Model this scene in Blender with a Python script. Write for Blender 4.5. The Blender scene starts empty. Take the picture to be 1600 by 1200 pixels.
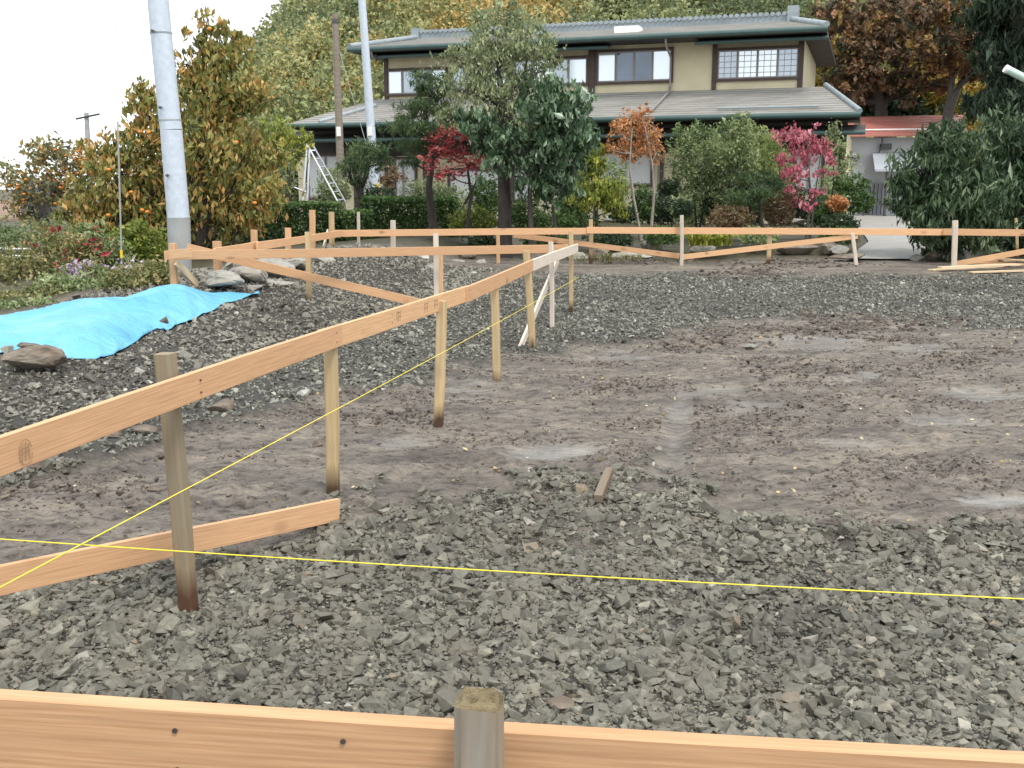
import bpy, bmesh, math, random
import numpy as np
from mathutils import Vector, Matrix

# ------------------------------------------------------------------ camera, sky, sun, exposure
SC = bpy.context.scene
COL = SC.collection
FPX = 1640.0                       # focal length in pixels of the 1600 px wide photograph
PITCH = math.atan(308 / FPX)
EYE = 1.5
cam_d = bpy.data.cameras.new('camera')
cam_d.sensor_width = 36.0
cam_d.lens = FPX / 1600 * 36.0
cam_d.clip_start = 0.05
cam_d.clip_end = 2000
cam = bpy.data.objects.new('camera', cam_d)
COL.objects.link(cam)
cam.location = (0, 0, EYE)
cam.rotation_euler = (math.pi / 2 - PITCH, 0, 0)
SC.camera = cam

SUN_EL, SUN_AZ = math.radians(62), math.radians(150)      # azimuth clockwise from +Y: behind the viewer, to the right
world = bpy.data.worlds.new('World')
SC.world = world
world.use_nodes = True
wt = world.node_tree
wt.nodes.clear()
w_out = wt.nodes.new('ShaderNodeOutputWorld')
w_bg = wt.nodes.new('ShaderNodeBackground')
w_sky = wt.nodes.new('ShaderNodeTexSky')
w_sky.sky_type = 'NISHITA'
w_sky.sun_disc = False
w_sky.sun_elevation = SUN_EL
w_sky.sun_rotation = SUN_AZ
w_mix = wt.nodes.new('ShaderNodeMix')                     # thin bright cloud over the blue sky
w_mix.data_type = 'RGBA'
w_mix.inputs[0].default_value = 0.82
w_mix.inputs[7].default_value = (9.7, 10.1, 10.1, 1)
wt.links.new(w_sky.outputs[0], w_mix.inputs[6])
wt.links.new(w_mix.outputs[2], w_bg.inputs[0])
w_bg.inputs[1].default_value = 0.11
wt.links.new(w_bg.outputs[0], w_out.inputs[0])

sun_d = bpy.data.lights.new('sun', 'SUN')
sun_d.energy = 1.8
sun_d.angle = math.radians(14)
sun_d.color = (1.0, 0.95, 0.87)
sun = bpy.data.objects.new('sun', sun_d)
COL.objects.link(sun)
sdir = Vector((math.sin(SUN_AZ) * math.cos(SUN_EL), math.cos(SUN_AZ) * math.cos(SUN_EL), math.sin(SUN_EL)))
sun.rotation_euler = sdir.to_track_quat('Z', 'Y').to_euler()
sun.location = sdir * 60

SC.view_settings.view_transform = 'Standard'
SC.view_settings.look = 'None'
SC.view_settings.exposure = 0.68
SC.view_settings.gamma = 1.0
SC.cycles.max_bounces = 6
SC.cycles.diffuse_bounces = 3
SC.cycles.glossy_bounces = 2
SC.cycles.transmission_bounces = 3
SC.cycles.use_denoising = True

RNG = np.random.default_rng(7)
random.seed(7)

# ------------------------------------------------------------------ measuring the photograph
CP, SP = math.cos(PITCH), math.sin(PITCH)


def ray(px, py):
    x, y = (px - 800) / FPX, (600 - py) / FPX
    return Vector((x, CP + y * SP, -SP + y * CP))


def at_y(px, py, Y):
    d = ray(px, py)
    t = Y / d[1]
    return Vector((d[0] * t, Y, EYE + d[2] * t))


def on_z(px, py, z):
    d = ray(px, py)
    t = (z - EYE) / d[2]
    return Vector((d[0] * t, d[1] * t, z))


def project(x, y, z):
    zc = np.maximum(y * CP - (z - EYE) * SP, 0.05)
    yc = y * SP + (z - EYE) * CP
    return 800 + FPX * x / zc, 600 - FPX * yc / zc


TH = math.radians(12.4)            # the plot runs 12.4 degrees to the right of the view


def uv(x, y):
    return x * math.sin(TH) + y * math.cos(TH), x * math.cos(TH) - y * math.sin(TH)


# ------------------------------------------------------------------ noise and the lie of the land
def _hash(i, j, s):
    h = (i * 374761393 + j * 668265263 + s * 974711) & 0x7fffffff
    h = ((h ^ (h >> 13)) * 1274126177) & 0x7fffffff
    h = ((h ^ (h >> 16)) * 60493) & 0x7fffffff
    return (h & 0xffff) / 65535.0


def vnoise(x, y, s=0):
    x, y = np.asarray(x, float), np.asarray(y, float)
    i, j = np.floor(x).astype(np.int64), np.floor(y).astype(np.int64)
    fx, fy = x - i, y - j
    fx, fy = fx * fx * (3 - 2 * fx), fy * fy * (3 - 2 * fy)
    a, b = _hash(i, j, s), _hash(i + 1, j, s)
    c, d = _hash(i, j + 1, s), _hash(i + 1, j + 1, s)
    return (a * (1 - fx) + b * fx) * (1 - fy) + (c * (1 - fx) + d * fx) * fy


def fbm(x, y, s=0, o=4):
    t, a, n = 0, 0.5, 0
    for k in range(o):
        t = t + a * vnoise(x * 2 ** k, y * 2 ** k, s + k * 17)
        n += a
        a *= 0.5
    return t / n


def sstep(a, b, x):
    t = np.clip((np.asarray(x, float) - a) / (b - a), 0, 1)
    return t * t * (3 - 2 * t)


def base_h(x, y):
    """smooth ground: level plot, gravel bank on the left, a rise to the garden at the back"""
    x, y = np.asarray(x, float), np.asarray(y, float)
    u, v = uv(x, y)
    bank = np.interp(-v, [3.7, 4.3, 4.8, 5.3, 5.8, 6.6, 8.0], [0, .1, .25, .42, .48, .46, .35])
    hump = .22 * np.exp(-((v + 5.15) / .7) ** 2 - ((u - 14.2) / 1.3) ** 2)
    bank = bank * np.interp(u, [3.5, 6, 8, 9.5, 10.8], [0, .3, .5, .75, 1.0]) + hump
    near = np.interp(y, [1.5, 3.0, 3.8, 5.0, 6.5], [-.15, -.135, -.115, -.05, 0])
    rise = .25 * sstep(11.5, 17, y) + .12 * sstep(17.8, 19.5, y)
    far = np.maximum(bank, rise) + .25 * np.minimum(bank, rise)
    roll = .04 * (fbm(x * .6, y * .6, 3, 2) - .5) * sstep(1, 4, y)
    return far + roll + near


NX = [-400, -200, 0, 250, 330, 430, 540, 640, 780, 900, 980, 1050, 1110, 1150, 1220, 1300, 1370, 1450, 1520, 1600, 2000]
NY = [960, 930, 905, 885, 872, 842, 802, 795, 778, 752, 757, 752, 775, 790, 805, 838, 835, 812, 800, 830, 830]
FX = [-400, 0, 150, 290, 420, 530, 650, 720, 780, 840, 1000, 1130, 1250, 1400, 1600, 2000]
FY = [790, 762, 722, 668, 640, 618, 598, 575, 560, 548, 528, 505, 492, 500, 512, 515]
WET = [(855, 703, 75, 15, 1), (1055, 683, 18, 16, .95), (1268, 543, 75, 20, 1), (1560, 780, 60, 14, 1), (1480, 655, 70, 24, .7),
       (725, 602, 50, 26, .7), (1540, 618, 70, 14, .85), (1060, 640, 22, 20, .7), (960, 560, 60, 10, .55), (1440, 545, 60, 12, .7), (1180, 640, 60, 14, .5),
       (1100, 610, 70, 10, .55), (620, 690, 70, 14, .5), (1330, 690, 60, 12, .45), (460, 700, 50, 14, .5), (1340, 590, 50, 8, .6), (1050, 730, 30, 22, .5)]


MUDDY = [(925, 845, 130, 34, .5), (640, 840, 60, 16, .5), (400, 850, 90, 22, .6), (1220, 900, 60, 16, .3)]


def masks(x, y, z):
    """gravel 0..1 and wetness 0..1 of the plot, from where the patches lie in the photograph"""
    px, py = project(x, y, z)
    n = (fbm(x * 2.2, y * 2.2, 11, 3) - .5)
    n2 = (fbm(x * 7, y * 7, 31, 2) - .5)
    e1 = (py - np.interp(px, NX, NY)) / (40 + 0 * py) + n * 2.4 + n2 * 2
    near = np.clip(.5 + e1, 0, 1)
    e2 = (np.interp(px, FX, FY) - py) / 11 + n * 3.4 + n2 * 2
    farm = np.clip(.5 + e2, 0, 1) * (1 - sstep(15.3, 16.1, y + 1.2 * n))
    u, v = uv(x, y)
    bank = sstep(-3.5, -3.9, v + .8 * n) * (1 - sstep(6.5, 6.9, -v)) * sstep(4, 5, y) * (1 - sstep(15.4, 16.4, u))
    farm = farm * (1 - sstep(6.6, 7.0, -v))
    g = np.maximum(np.where(y < 7.0, near, 0), np.maximum(np.where(y > 4.0, farm, 0), bank))
    g = np.where(y > 17.2, 0, g)
    ns = fbm(x * 1.7 + 3, y * 6.5, 33, 3) - .5
    for a, b, ra, rb, k in MUDDY:
        g = g * (1 - k * np.clip(1.2 - ((px - a) / ra) ** 2 - ((py - b) / rb) ** 2 + 2.5 * n, 0, 1))
    w = np.zeros_like(px)
    for a, b, ra, rb, k in WET:
        d = ((px - a) / ra) ** 2 + ((py - b) / rb) ** 2
        w = np.maximum(w, k * np.clip(.85 - d + 3.4 * ns, 0, 1))
    # smooth rut left by a wheel
    cx = np.interp(py, [630, 680, 752], [1062, 1056, 1030])
    rut = np.clip(1.3 - np.abs(px - cx) / 22, 0, 1) * sstep(615, 640, py) * (1 - sstep(745, 762, py))
    return g, w * (1 - g), rut * (1 - g)


def detail_h(x, y, with_masks=False):
    z = base_h(x, y)
    g, w, rut = masks(x, y, z)
    fade = 1 - .75 * sstep(9, 20, y)
    mud = .065 * (fbm(x * 1.4 + 5, y * 2.4, 41, 3) - .5) + .035 * (fbm(x * 5, y * 9, 43, 3) - .5) + .035 * (fbm(x * 17, y * 24, 44, 2) - .5)
    cl = np.maximum(0, fbm(x * 9, y * 11, 47, 3) - .54) * .13 * sstep(.42, .62, fbm(x * .9, y * 1.6, 49, 2))
    smooth = np.clip(np.maximum(w * 1.2, rut), 0, 1)
    m = (mud + cl) * (1 - smooth * .93) * (1 - g) - .02 * np.clip(w * 1.2, 0, 1) - .022 * rut
    gr = .05 * (fbm(x * 2.4, y * 2.4, 51, 2) - .5) + .035 * (fbm(x * 14, y * 14, 53, 2) - .5)
    edge = .03 * sstep(.3, .9, g) * np.where(y < 7, 1, .5)
    h = z + (m + gr * g + edge * (y < 12)) * fade
    if with_masks:
        return h, g, w, rut
    return h


def ground_at(px, py, z0=0.0):
    """where a pixel's ray meets the ground"""
    z = z0
    for _ in range(25):
        p = on_z(px, py, z)
        z = .5 * z + .5 * float(base_h(p.x, p.y))
    return Vector((p.x, p.y, z))


# ------------------------------------------------------------------ object helpers
def tag(o, label=None, cat=None, group=None, kind=None):
    if label:
        o['label'] = label
    if cat:
        o['category'] = cat
    if group:
        o['group'] = group
    if kind:
        o['kind'] = kind
    return o


def empty(name, loc):
    o = bpy.data.objects.new(name, None)
    o.empty_display_size = .2
    o.location = loc
    COL.objects.link(o)
    return o


def adopt(o, parent):
    if parent is not None:
        o.parent = parent
        if parent.type == 'EMPTY':
            o.matrix_parent_inverse = Matrix.Translation(-Vector(parent.location))
    return o


def npmesh(name, V, F, mat, parent=None, tint=None, smooth=False, attrs=None):
    """one mesh object from arrays; F is an (n, k) array of equal polygons or a list of polygons"""
    me = bpy.data.meshes.new(name)
    V = np.asarray(V, np.float32)
    if isinstance(F, np.ndarray):
        n, k = F.shape
        me.vertices.add(len(V))
        me.vertices.foreach_set('co', V.ravel())
        me.loops.add(n * k)
        me.loops.foreach_set('vertex_index', F.astype(np.int32).ravel())
        me.polygons.add(n)
        me.polygons.foreach_set('loop_start', np.arange(0, n * k, k, dtype=np.int32))
        me.update(calc_edges=True)
    else:
        me.from_pydata([tuple(map(float, p)) for p in V], [], F)
        me.update()
    if tint is not None:
        a = me.attributes.new('tint', 'FLOAT', 'POINT')
        a.data.foreach_set('value', np.asarray(tint, np.float32))
    for k_, arr in (attrs or {}).items():
        a = me.attributes.new(k_, 'FLOAT', 'POINT')
        a.data.foreach_set('value', np.asarray(arr, np.float32))
    me.polygons.foreach_set('use_smooth', np.full(len(me.polygons), bool(smooth)))
    if mat:
        me.materials.append(mat)
    o = bpy.data.objects.new(name, me)
    COL.objects.link(o)
    return adopt(o, parent)


class MB:
    """collects simple shapes and links them as one mesh object"""

    def __init__(self):
        self.V, self.F = [], []

    def poly(self, pts):
        k = len(self.V)
        self.V += [Vector(p) for p in pts]
        self.F.append(list(range(k, k + len(pts))))
        return self

    def hexa(self, p):                  # 8 points: bottom ring, top ring
        k = len(self.V)
        self.V += [Vector(q) for q in p]
        for f in ((3, 2, 1, 0), (4, 5, 6, 7), (0, 1, 5, 4), (1, 2, 6, 5), (2, 3, 7, 6), (3, 0, 4, 7)):
            self.F.append([k + i for i in f])
        return self

    def tube(self, pts, rad, n=8, cap=True):
        pts = [Vector(p) for p in pts]
        if not hasattr(rad, '__len__'):
            rad = [rad] * len(pts)
        k0 = len(self.V)
        ref = Vector((0.31, 0.17, 0.93))
        for i, p in enumerate(pts):
            t = (pts[min(i + 1, len(pts) - 1)] - pts[max(i - 1, 0)]).normalized()
            r = ref if abs(t.dot(ref)) < .95 else Vector((1, 0, 0))
            a = t.cross(r).normalized()
            b = t.cross(a)
            for j in range(n):
                w = 2 * math.pi * j / n
                self.V.append(p + (a * math.cos(w) + b * math.sin(w)) * rad[i])
        for i in range(len(pts) - 1):
            for j in range(n):
                q = k0 + i * n
                self.F.append([q + j, q + (j + 1) % n, q + n + (j + 1) % n, q + n + j])
        if cap:
            self.F.append([k0 + j for j in range(n)][::-1])
            self.F.append([k0 + (len(pts) - 1) * n + j for j in range(n)])
        return self

    def build(self, name, mat, parent=None, smooth=False, bevel=0):
        me = bpy.data.meshes.new(name)
        me.from_pydata([tuple(v) for v in self.V], [], self.F)
        bm = bmesh.new()
        bm.from_mesh(me)
        if bevel:
            bmesh.ops.bevel(bm, geom=bm.edges[:], offset=bevel, segments=2, affect='EDGES', profile=.6)
        bmesh.ops.recalc_face_normals(bm, faces=bm.faces[:])
        for e in bm.edges:
            e.smooth = not any(len(f.verts) > 4 for f in e.link_faces)
        bm.to_mesh(me)
        bm.free()
        for p in me.polygons:
            p.use_smooth = bool(smooth) and len(p.vertices) <= 4
        me.materials.append(mat)
        o = bpy.data.objects.new(name, me)
        COL.objects.link(o)
        return adopt(o, parent)


# ------------------------------------------------------------------ materials
def newmat(name):
    m = bpy.data.materials.new(name)
    m.use_nodes = True
    nt = m.node_tree
    return m, nt, nt.nodes['Principled BSDF'], nt.links


def N(nt, t, **kw):
    n = nt.nodes.new(t)
    for k, v in kw.items():
        setattr(n, k, v)
    return n


def ramp(nt, stops, fac=None, interp='LINEAR'):
    r = N(nt, 'ShaderNodeValToRGB')
    r.color_ramp.interpolation = interp
    e = r.color_ramp.elements
    while len(e) < len(stops):
        e.new(.5)
    for i, (p, c) in enumerate(stops):
        e[i].position = p
        e[i].color = (*c, 1)
    if fac is not None:
        nt.links.new(fac, r.inputs[0])
    return r


def noise(nt, scale, detail=4, vec=None, rough=.55):
    n = N(nt, 'ShaderNodeTexNoise')
    n.inputs['Scale'].default_value = scale
    n.inputs['Detail'].default_value = detail
    n.inputs['Roughness'].default_value = rough
    if vec is not None:
        nt.links.new(vec, n.inputs['Vector'])
    return n


def mixc(nt, fac, a, b, mode='MIX'):
    m = N(nt, 'ShaderNodeMix', data_type='RGBA', blend_type=mode)
    for sock, v in ((m.inputs[0], fac), (m.inputs[6], a), (m.inputs[7], b)):
        if isinstance(v, (int, float)):
            sock.default_value = v
        elif isinstance(v, tuple):
            sock.default_value = (*v, 1)
        else:
            nt.links.new(v, sock)
    return m.outputs[2]


def bump(nt, b, h, strength=.3, dist=.01):
    n = N(nt, 'ShaderNodeBump')
    n.inputs['Strength'].default_value = strength
    n.inputs['Distance'].default_value = dist
    nt.links.new(h, n.inputs['Height'])
    nt.links.new(n.outputs[0], b.inputs['Normal'])


def mat_plain(name, col, rough=.6, var=.15, scale=6, metallic=0, spec=.5, bmp=0, dirt=None):
    m, nt, b, L = newmat(name)
    tc = N(nt, 'ShaderNodeTexCoord')
    n = noise(nt, scale, 5, tc.outputs['Object'])
    lo = tuple(c * (1 - var) for c in col)
    hi = tuple(min(1, c * (1 + var)) for c in col)
    r = ramp(nt, [(.3, lo), (.7, hi)], n.outputs[0])
    out = r.outputs[0]
    if dirt:
        n2 = noise(nt, scale * .35, 6, tc.outputs['Object'], .65)
        r2 = ramp(nt, [(.5, (0, 0, 0)), (.72, (1, 1, 1))], n2.outputs[0])
        out = mixc(nt, r2.outputs[0], out, dirt)
    L.new(out, b.inputs['Base Color'])
    b.inputs['Roughness'].default_value = rough
    b.inputs['Metallic'].default_value = metallic
    b.inputs['Specular IOR Level'].default_value = spec
    if bmp:
        n3 = noise(nt, scale * 8, 4, tc.outputs['Object'])
        bump(nt, b, n3.outputs[0], bmp, .02)
    return m


def mat_leaf(name, cols, rough=.5, trans=.25):
    m, nt, b, L = newmat(name)
    a = N(nt, 'ShaderNodeAttribute', attribute_name='tint')
    k = len(cols)
    r = ramp(nt, [(i / (k - 1), c) for i, c in enumerate(cols)], a.outputs['Fac'])
    L.new(r.outputs[0], b.inputs['Base Color'])
    b.inputs['Roughness'].default_value = rough
    b.inputs['Specular IOR Level'].default_value = .4
    t = N(nt, 'ShaderNodeBsdfTranslucent')
    L.new(r.outputs[0], t.inputs[0])
    mx = N(nt, 'ShaderNodeMixShader')
    mx.inputs[0].default_value = trans
    L.new(b.outputs[0], mx.inputs[1])
    L.new(t.outputs[0], mx.inputs[2])
    L.new(mx.outputs[0], nt.nodes['Material Output'].inputs[0])
    return m


def mat_wood(name, light, dark, knot=.8, grain=1.0, rough=.6, grey=None, foot=None):
    """sawn timber, grain along the object's own X; a fresh random offset for every object"""
    m, nt, b, L = newmat(name)
    tc = N(nt, 'ShaderNodeTexCoord')
    oi = N(nt, 'ShaderNodeObjectInfo')
    off = N(nt, 'ShaderNodeVectorMath', operation='SCALE')
    off.inputs[0].default_value = (37, 13, 29)
    L.new(oi.outputs['Random'], off.inputs['Scale'])
    add = N(nt, 'ShaderNodeVectorMath', operation='ADD')
    L.new(tc.outputs['Object'], add.inputs[0])
    L.new(off.outputs[0], add.inputs[1])
    mp = N(nt, 'ShaderNodeMapping')
    mp.inputs['Scale'].default_value = (1.1, 16, 16)
    L.new(add.outputs[0], mp.inputs[0])
    warp = noise(nt, .9, 3, mp.outputs[0])
    wv = N(nt, 'ShaderNodeTexWave', wave_type='BANDS', bands_direction='Z')
    wv.inputs['Scale'].default_value = 1.0
    wv.inputs['Distortion'].default_value = 5.5
    wv.inputs['Detail'].default_value = 3
    wv.inputs['Detail Scale'].default_value = .9
    L.new(mp.outputs[0], wv.inputs['Vector'])
    r = ramp(nt, [(0, dark), (.35, light), (.8, light), (1, tuple(.55 * a + .45 * c for a, c in zip(dark, light)))], wv.outputs[0])
    c = mixc(nt, .38 * grain, light, r.outputs[0])
    mp2 = N(nt, 'ShaderNodeMapping')
    mp2.inputs['Scale'].default_value = (3, 90, 90)
    L.new(add.outputs[0], mp2.inputs[0])
    fine = noise(nt, 2.0, 3, mp2.outputs[0])
    rf = ramp(nt, [(.3, (.82, .8, .78)), (.7, (1.06, 1.05, 1.04))], fine.outputs[0])
    c = mixc(nt, 1.0, c, rf.outputs[0], 'MULTIPLY')
    mp3 = N(nt, 'ShaderNodeMapping')                    # knots
    mp3.inputs['Scale'].default_value = (6, 11, 11)
    L.new(add.outputs[0], mp3.inputs[0])
    vo = N(nt, 'ShaderNodeTexVoronoi')
    vo.inputs['Scale'].default_value = .55
    L.new(mp3.outputs[0], vo.inputs['Vector'])
    rk = ramp(nt, [(.05, (1, 1, 1)), (.11, (.55, .55, .55)), (.24, (0, 0, 0))], vo.outputs['Distance'])
    sel = N(nt, 'ShaderNodeMath', operation='GREATER_THAN')
    sel.inputs[1].default_value = .62
    L.new(vo.outputs['Color'], sel.inputs[0])
    kf = N(nt, 'ShaderNodeMath', operation='MULTIPLY')
    L.new(sel.outputs[0], kf.inputs[1])
    k2 = N(nt, 'ShaderNodeMath', operation='MULTIPLY')
    k2.inputs[1].default_value = knot
    L.new(rk.outputs[0], k2.inputs[0])
    L.new(k2.outputs[0], kf.inputs[0])
    c = mixc(nt, kf.outputs[0], c, tuple(x * .45 for x in dark))
    tone = N(nt, 'ShaderNodeMapRange')
    tone.inputs['To Min'].default_value = .82
    tone.inputs['To Max'].default_value = 1.12
    L.new(oi.outputs['Random'], tone.inputs[0])
    hs = N(nt, 'ShaderNodeHueSaturation')
    L.new(tone.outputs[0], hs.inputs['Value'])
    L.new(c, hs.inputs['Color'])
    c = hs.outputs[0]
    if grey:
        blot = noise(nt, 1.1, 5, mp.outputs[0], .6)
        rg = ramp(nt, [(.38, (0, 0, 0)), (.62, (1, 1, 1))], blot.outputs[0])
        c = mixc(nt, rg.outputs[0], c, grey)
    if foot:                                              # wet stain rising from the ground end
        sx = N(nt, 'ShaderNodeSeparateXYZ')
        L.new(tc.outputs['Object'], sx.inputs[0])
        ad = N(nt, 'ShaderNodeMath', operation='MULTIPLY_ADD')
        ad.inputs[1].default_value = .22
        L.new(blot.outputs[0] if grey else fine.outputs[0], ad.inputs[0])
        L.new(sx.outputs[0], ad.inputs[2])
        rs = ramp(nt, [(.30, (1, 1, 1)), (.42, (0, 0, 0))], ad.outputs[0])
        c = mixc(nt, rs.outputs[0], c, foot)
    L.new(c, b.inputs['Base Color'])
    b.inputs['Roughness'].default_value = rough
    b.inputs['Specular IOR Level'].default_value = .3
    bump(nt, b, fine.outputs[0], .25, .002)
    return m


M = {}
M['wood'] = mat_wood('fresh_sawn_board', (.71, .43, .245), (.52, .27, .13))
M['wood_pale'] = mat_wood('pale_sawn_board', (.72, .58, .40), (.55, .36, .2), knot=.6)
M['stake'] = mat_wood('stake_timber', (.62, .46, .26), (.44, .28, .14), grey=(.44, .34, .20), foot=(.07, .04, .022))
M['stake_orange'] = mat_wood('orange_stake_timber', (.70, .44, .25), (.5, .27, .13))
M['stake_white'] = mat_wood('white_stake_timber', (.70, .62, .54), (.55, .45, .36), knot=.3)
M['stake_old'] = mat_wood('weathered_stake_timber', (.30, .21, .12), (.16, .11, .065), grey=(.24, .21, .155), foot=(.085, .042, .024), knot=.3)
M['post_grey'] = mat_wood('grey_weathered_post', (.33, .25, .17), (.19, .14, .09), grey=(.30, .28, .25), knot=.2)
M['old_block'] = mat_wood('muddy_timber', (.16, .115, .08), (.09, .065, .045), grey=(.2, .16, .12), knot=.2)
M['pole_wood'] = mat_wood('old_pole_wood', (.26, .20, .15), (.16, .12, .09), grey=(.25, .22, .19), knot=.1)
M['end_grain'] = mat_plain('frayed_end_grain', (.23, .18, .10), .9, .35, 60, bmp=.6)
M['string'] = mat_plain('yellow_string', (.85, .72, .05), .5, .08, 30)
M['ink'] = mat_plain('pencil_marks', (.22, .14, .09), .8, .1, 30)


def mat_rock(name, stops, rough=.62, bscale=40, moss=None):
    m, nt, b, L = newmat(name)
    a = N(nt, 'ShaderNodeAttribute', attribute_name='tint')
    tc = N(nt, 'ShaderNodeTexCoord')
    n = noise(nt, bscale, 5, tc.outputs['Object'], .65)
    r = ramp(nt, stops, a.outputs['Fac'])
    rn = ramp(nt, [(.28, (.62, .62, .62)), (.72, (1.3, 1.28, 1.25))], n.outputs[0])
    c = mixc(nt, 1.0, r.outputs[0], rn.outputs[0], 'MULTIPLY')
    if moss:
        n2 = noise(nt, bscale * .12, 5, tc.outputs['Object'])
        r2 = ramp(nt, [(.5, (0, 0, 0)), (.68, (.8, .8, .8))], n2.outputs[0])
        c = mixc(nt, r2.outputs[0], c, moss)
    L.new(c, b.inputs['Base Color'])
    b.inputs['Roughness'].default_value = rough
    bump(nt, b, n.outputs[0], .7, .006)
    return m


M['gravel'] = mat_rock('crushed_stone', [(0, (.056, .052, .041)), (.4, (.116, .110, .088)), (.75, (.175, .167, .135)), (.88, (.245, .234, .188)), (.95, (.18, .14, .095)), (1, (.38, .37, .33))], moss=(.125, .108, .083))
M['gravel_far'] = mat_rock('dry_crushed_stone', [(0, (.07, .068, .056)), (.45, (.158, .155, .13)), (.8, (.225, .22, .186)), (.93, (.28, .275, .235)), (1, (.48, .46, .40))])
M['gravel_bank'] = mat_rock('bank_stone', [(0, (.08, .072, .058)), (.45, (.20, .188, .158)), (.8, (.28, .268, .228)), (.93, (.25, .24, .2)), (1, (.45, .43, .37))])
M['clod'] = mat_rock('mud_clods', [(0, (.045, .034, .03)), (.5, (.085, .066, .055)), (1, (.17, .138, .11))], .75)
M['boulder'] = mat_rock('boulder_stone', [(0, (.16, .155, .14)), (.5, (.30, .29, .27)), (1, (.50, .49, .46))], .8, 9, (.26, .24, .19))
M['boulder_brown'] = mat_rock('brown_boulder_stone', [(0, (.11, .085, .065)), (1, (.2, .16, .125))], .8, 10, (.27, .24, .2))


def mat_ground():
    m, nt, b, L = newmat('building_plot_soil')
    geo = N(nt, 'ShaderNodeNewGeometry')
    P = geo.outputs['Position']
    g = N(nt, 'ShaderNodeAttribute', attribute_name='gravel').outputs['Fac']
    w = N(nt, 'ShaderNodeAttribute', attribute_name='wet').outputs['Fac']
    s = N(nt, 'ShaderNodeAttribute', attribute_name='garden').outputs['Fac']
    mp = N(nt, 'ShaderNodeMapping')
    mp.inputs['Scale'].default_value = (1, 2.6, 1)
    L.new(P, mp.inputs[0])
    n1 = noise(nt, 1.3, 6, mp.outputs[0], .6)
    n2 = noise(nt, 9, 5, mp.outputs[0], .7)
    n3 = noise(nt, 48, 6, P, .75)
    c = ramp(nt, [(.28, (.085, .07, .062)), (.44, (.155, .132, .115)), (.58, (.215, .186, .157)), (.74, (.29, .24, .185))], n1.outputs[0]).outputs[0]
    c2 = ramp(nt, [(.36, (.33, .30, .30)), (.47, (.86, .85, .84)), (.66, (1.28, 1.27, 1.24))], n2.outputs[0]).outputs[0]
    c = mixc(nt, 1.0, c, c2, 'MULTIPLY')
    c3 = ramp(nt, [(.3, (.6, .6, .6)), (.7, (1.25, 1.25, 1.25))], n3.outputs[0]).outputs[0]
    c = mixc(nt, .8, c, c3, 'MULTIPLY')
    grit = ramp(nt, [(.25, (.022, .02, .017)), (.6, (.055, .05, .042)), (.8, (.10, .092, .076))], n3.outputs[0]).outputs[0]
    c = mixc(nt, g, c, grit)
    soil = ramp(nt, [(.3, (.035, .03, .02)), (.55, (.08, .07, .04)), (.75, (.07, .09, .03))], n2.outputs[0]).outputs[0]
    c = mixc(nt, s, c, soil)
    wetc = mixc(nt, .4, c, (.15, .148, .142), 'MIX')
    c = mixc(nt, w, c, wetc)
    L.new(c, b.inputs['Base Color'])
    mr = N(nt, 'ShaderNodeMapRange')
    mr.inputs['From Min'].default_value = .1
    mr.inputs['From Max'].default_value = .6
    mr.inputs['To Min'].default_value = .6
    mr.inputs['To Max'].default_value = .27
    L.new(w, mr.inputs[0])
    L.new(mr.outputs[0], b.inputs['Roughness'])
    sp = N(nt, 'ShaderNodeMath', operation='MULTIPLY_ADD')
    sp.inputs[1].default_value = .8
    sp.inputs[2].default_value = .35
    L.new(w, sp.inputs[0])
    L.new(sp.outputs[0], b.inputs['Specular IOR Level'])
    bs = N(nt, 'ShaderNodeMath', operation='MULTIPLY_ADD')
    bs.use_clamp = True
    bs.inputs[1].default_value = -.75
    bs.inputs[2].default_value = .85
    L.new(w, bs.inputs[0])
    bn = N(nt, 'ShaderNodeBump')
    bn.inputs['Distance'].default_value = .04
    L.new(bs.outputs[0], bn.inputs['Strength'])
    hh = N(nt, 'ShaderNodeMath', operation='MULTIPLY_ADD')
    hh.inputs[1].default_value = .35
    L.new(n3.outputs[0], hh.inputs[0])
    L.new(n2.outputs[0], hh.inputs[2])
    L.new(hh.outputs[0], bn.inputs['Height'])
    L.new(bn.outputs[0], b.inputs['Normal'])
    return m


M['ground'] = mat_ground()

# ------------------------------------------------------------------ the ground
def axis(lo, hi, fine, core_lo, core_hi, grow):
    a = list(np.arange(core_lo, core_hi, fine))
    s, p = fine, core_hi
    while p < hi:
        a.append(p)
        s = s * grow
        p += s
    a.append(hi)
    s, p, left = fine, core_lo, []
    while p > lo:
        s = s * grow
        p -= s
        left.append(max(p, lo))
    return np.array(left[::-1] + a)


gx = axis(-350, 350, .024, -2.6, 3.2, 1.024)
ys, y_ = [], 0.9
while y_ < 400:
    ys.append(y_)
    y_ += max(.018, .0062 * y_) * (1 if y_ < 19 else 1 + (y_ - 19) * .06)
gy = np.array([-30, -10, -2, 0] + ys + [420])
GX, GY = np.meshgrid(gx, gy)
gh, gg, gw, grut = detail_h(GX.ravel(), GY.ravel(), True)
ny, nx = GX.shape
idx = np.arange(nx * ny).reshape(ny, nx)
GF = np.stack([idx[:-1, :-1], idx[:-1, 1:], idx[1:, 1:], idx[1:, :-1]], -1).reshape(-1, 4)
u_, v_ = uv(GX.ravel(), GY.ravel())
garden = np.maximum(sstep(17.6, 18.6, GY.ravel() + .8 * (fbm(GX.ravel(), GY.ravel(), 5, 2) - .5)), sstep(6.7, 7.2, -v_) * sstep(6, 9, GY.ravel()))
GV = np.stack([GX.ravel(), GY.ravel(), gh], -1)
ground = npmesh('ground', GV, GF, M['ground'], smooth=True,
                attrs=dict(gravel=gg, wet=np.clip(np.maximum(gw, .22 * grut), 0, 1), garden=garden))
tag(ground, kind='structure')


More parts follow.
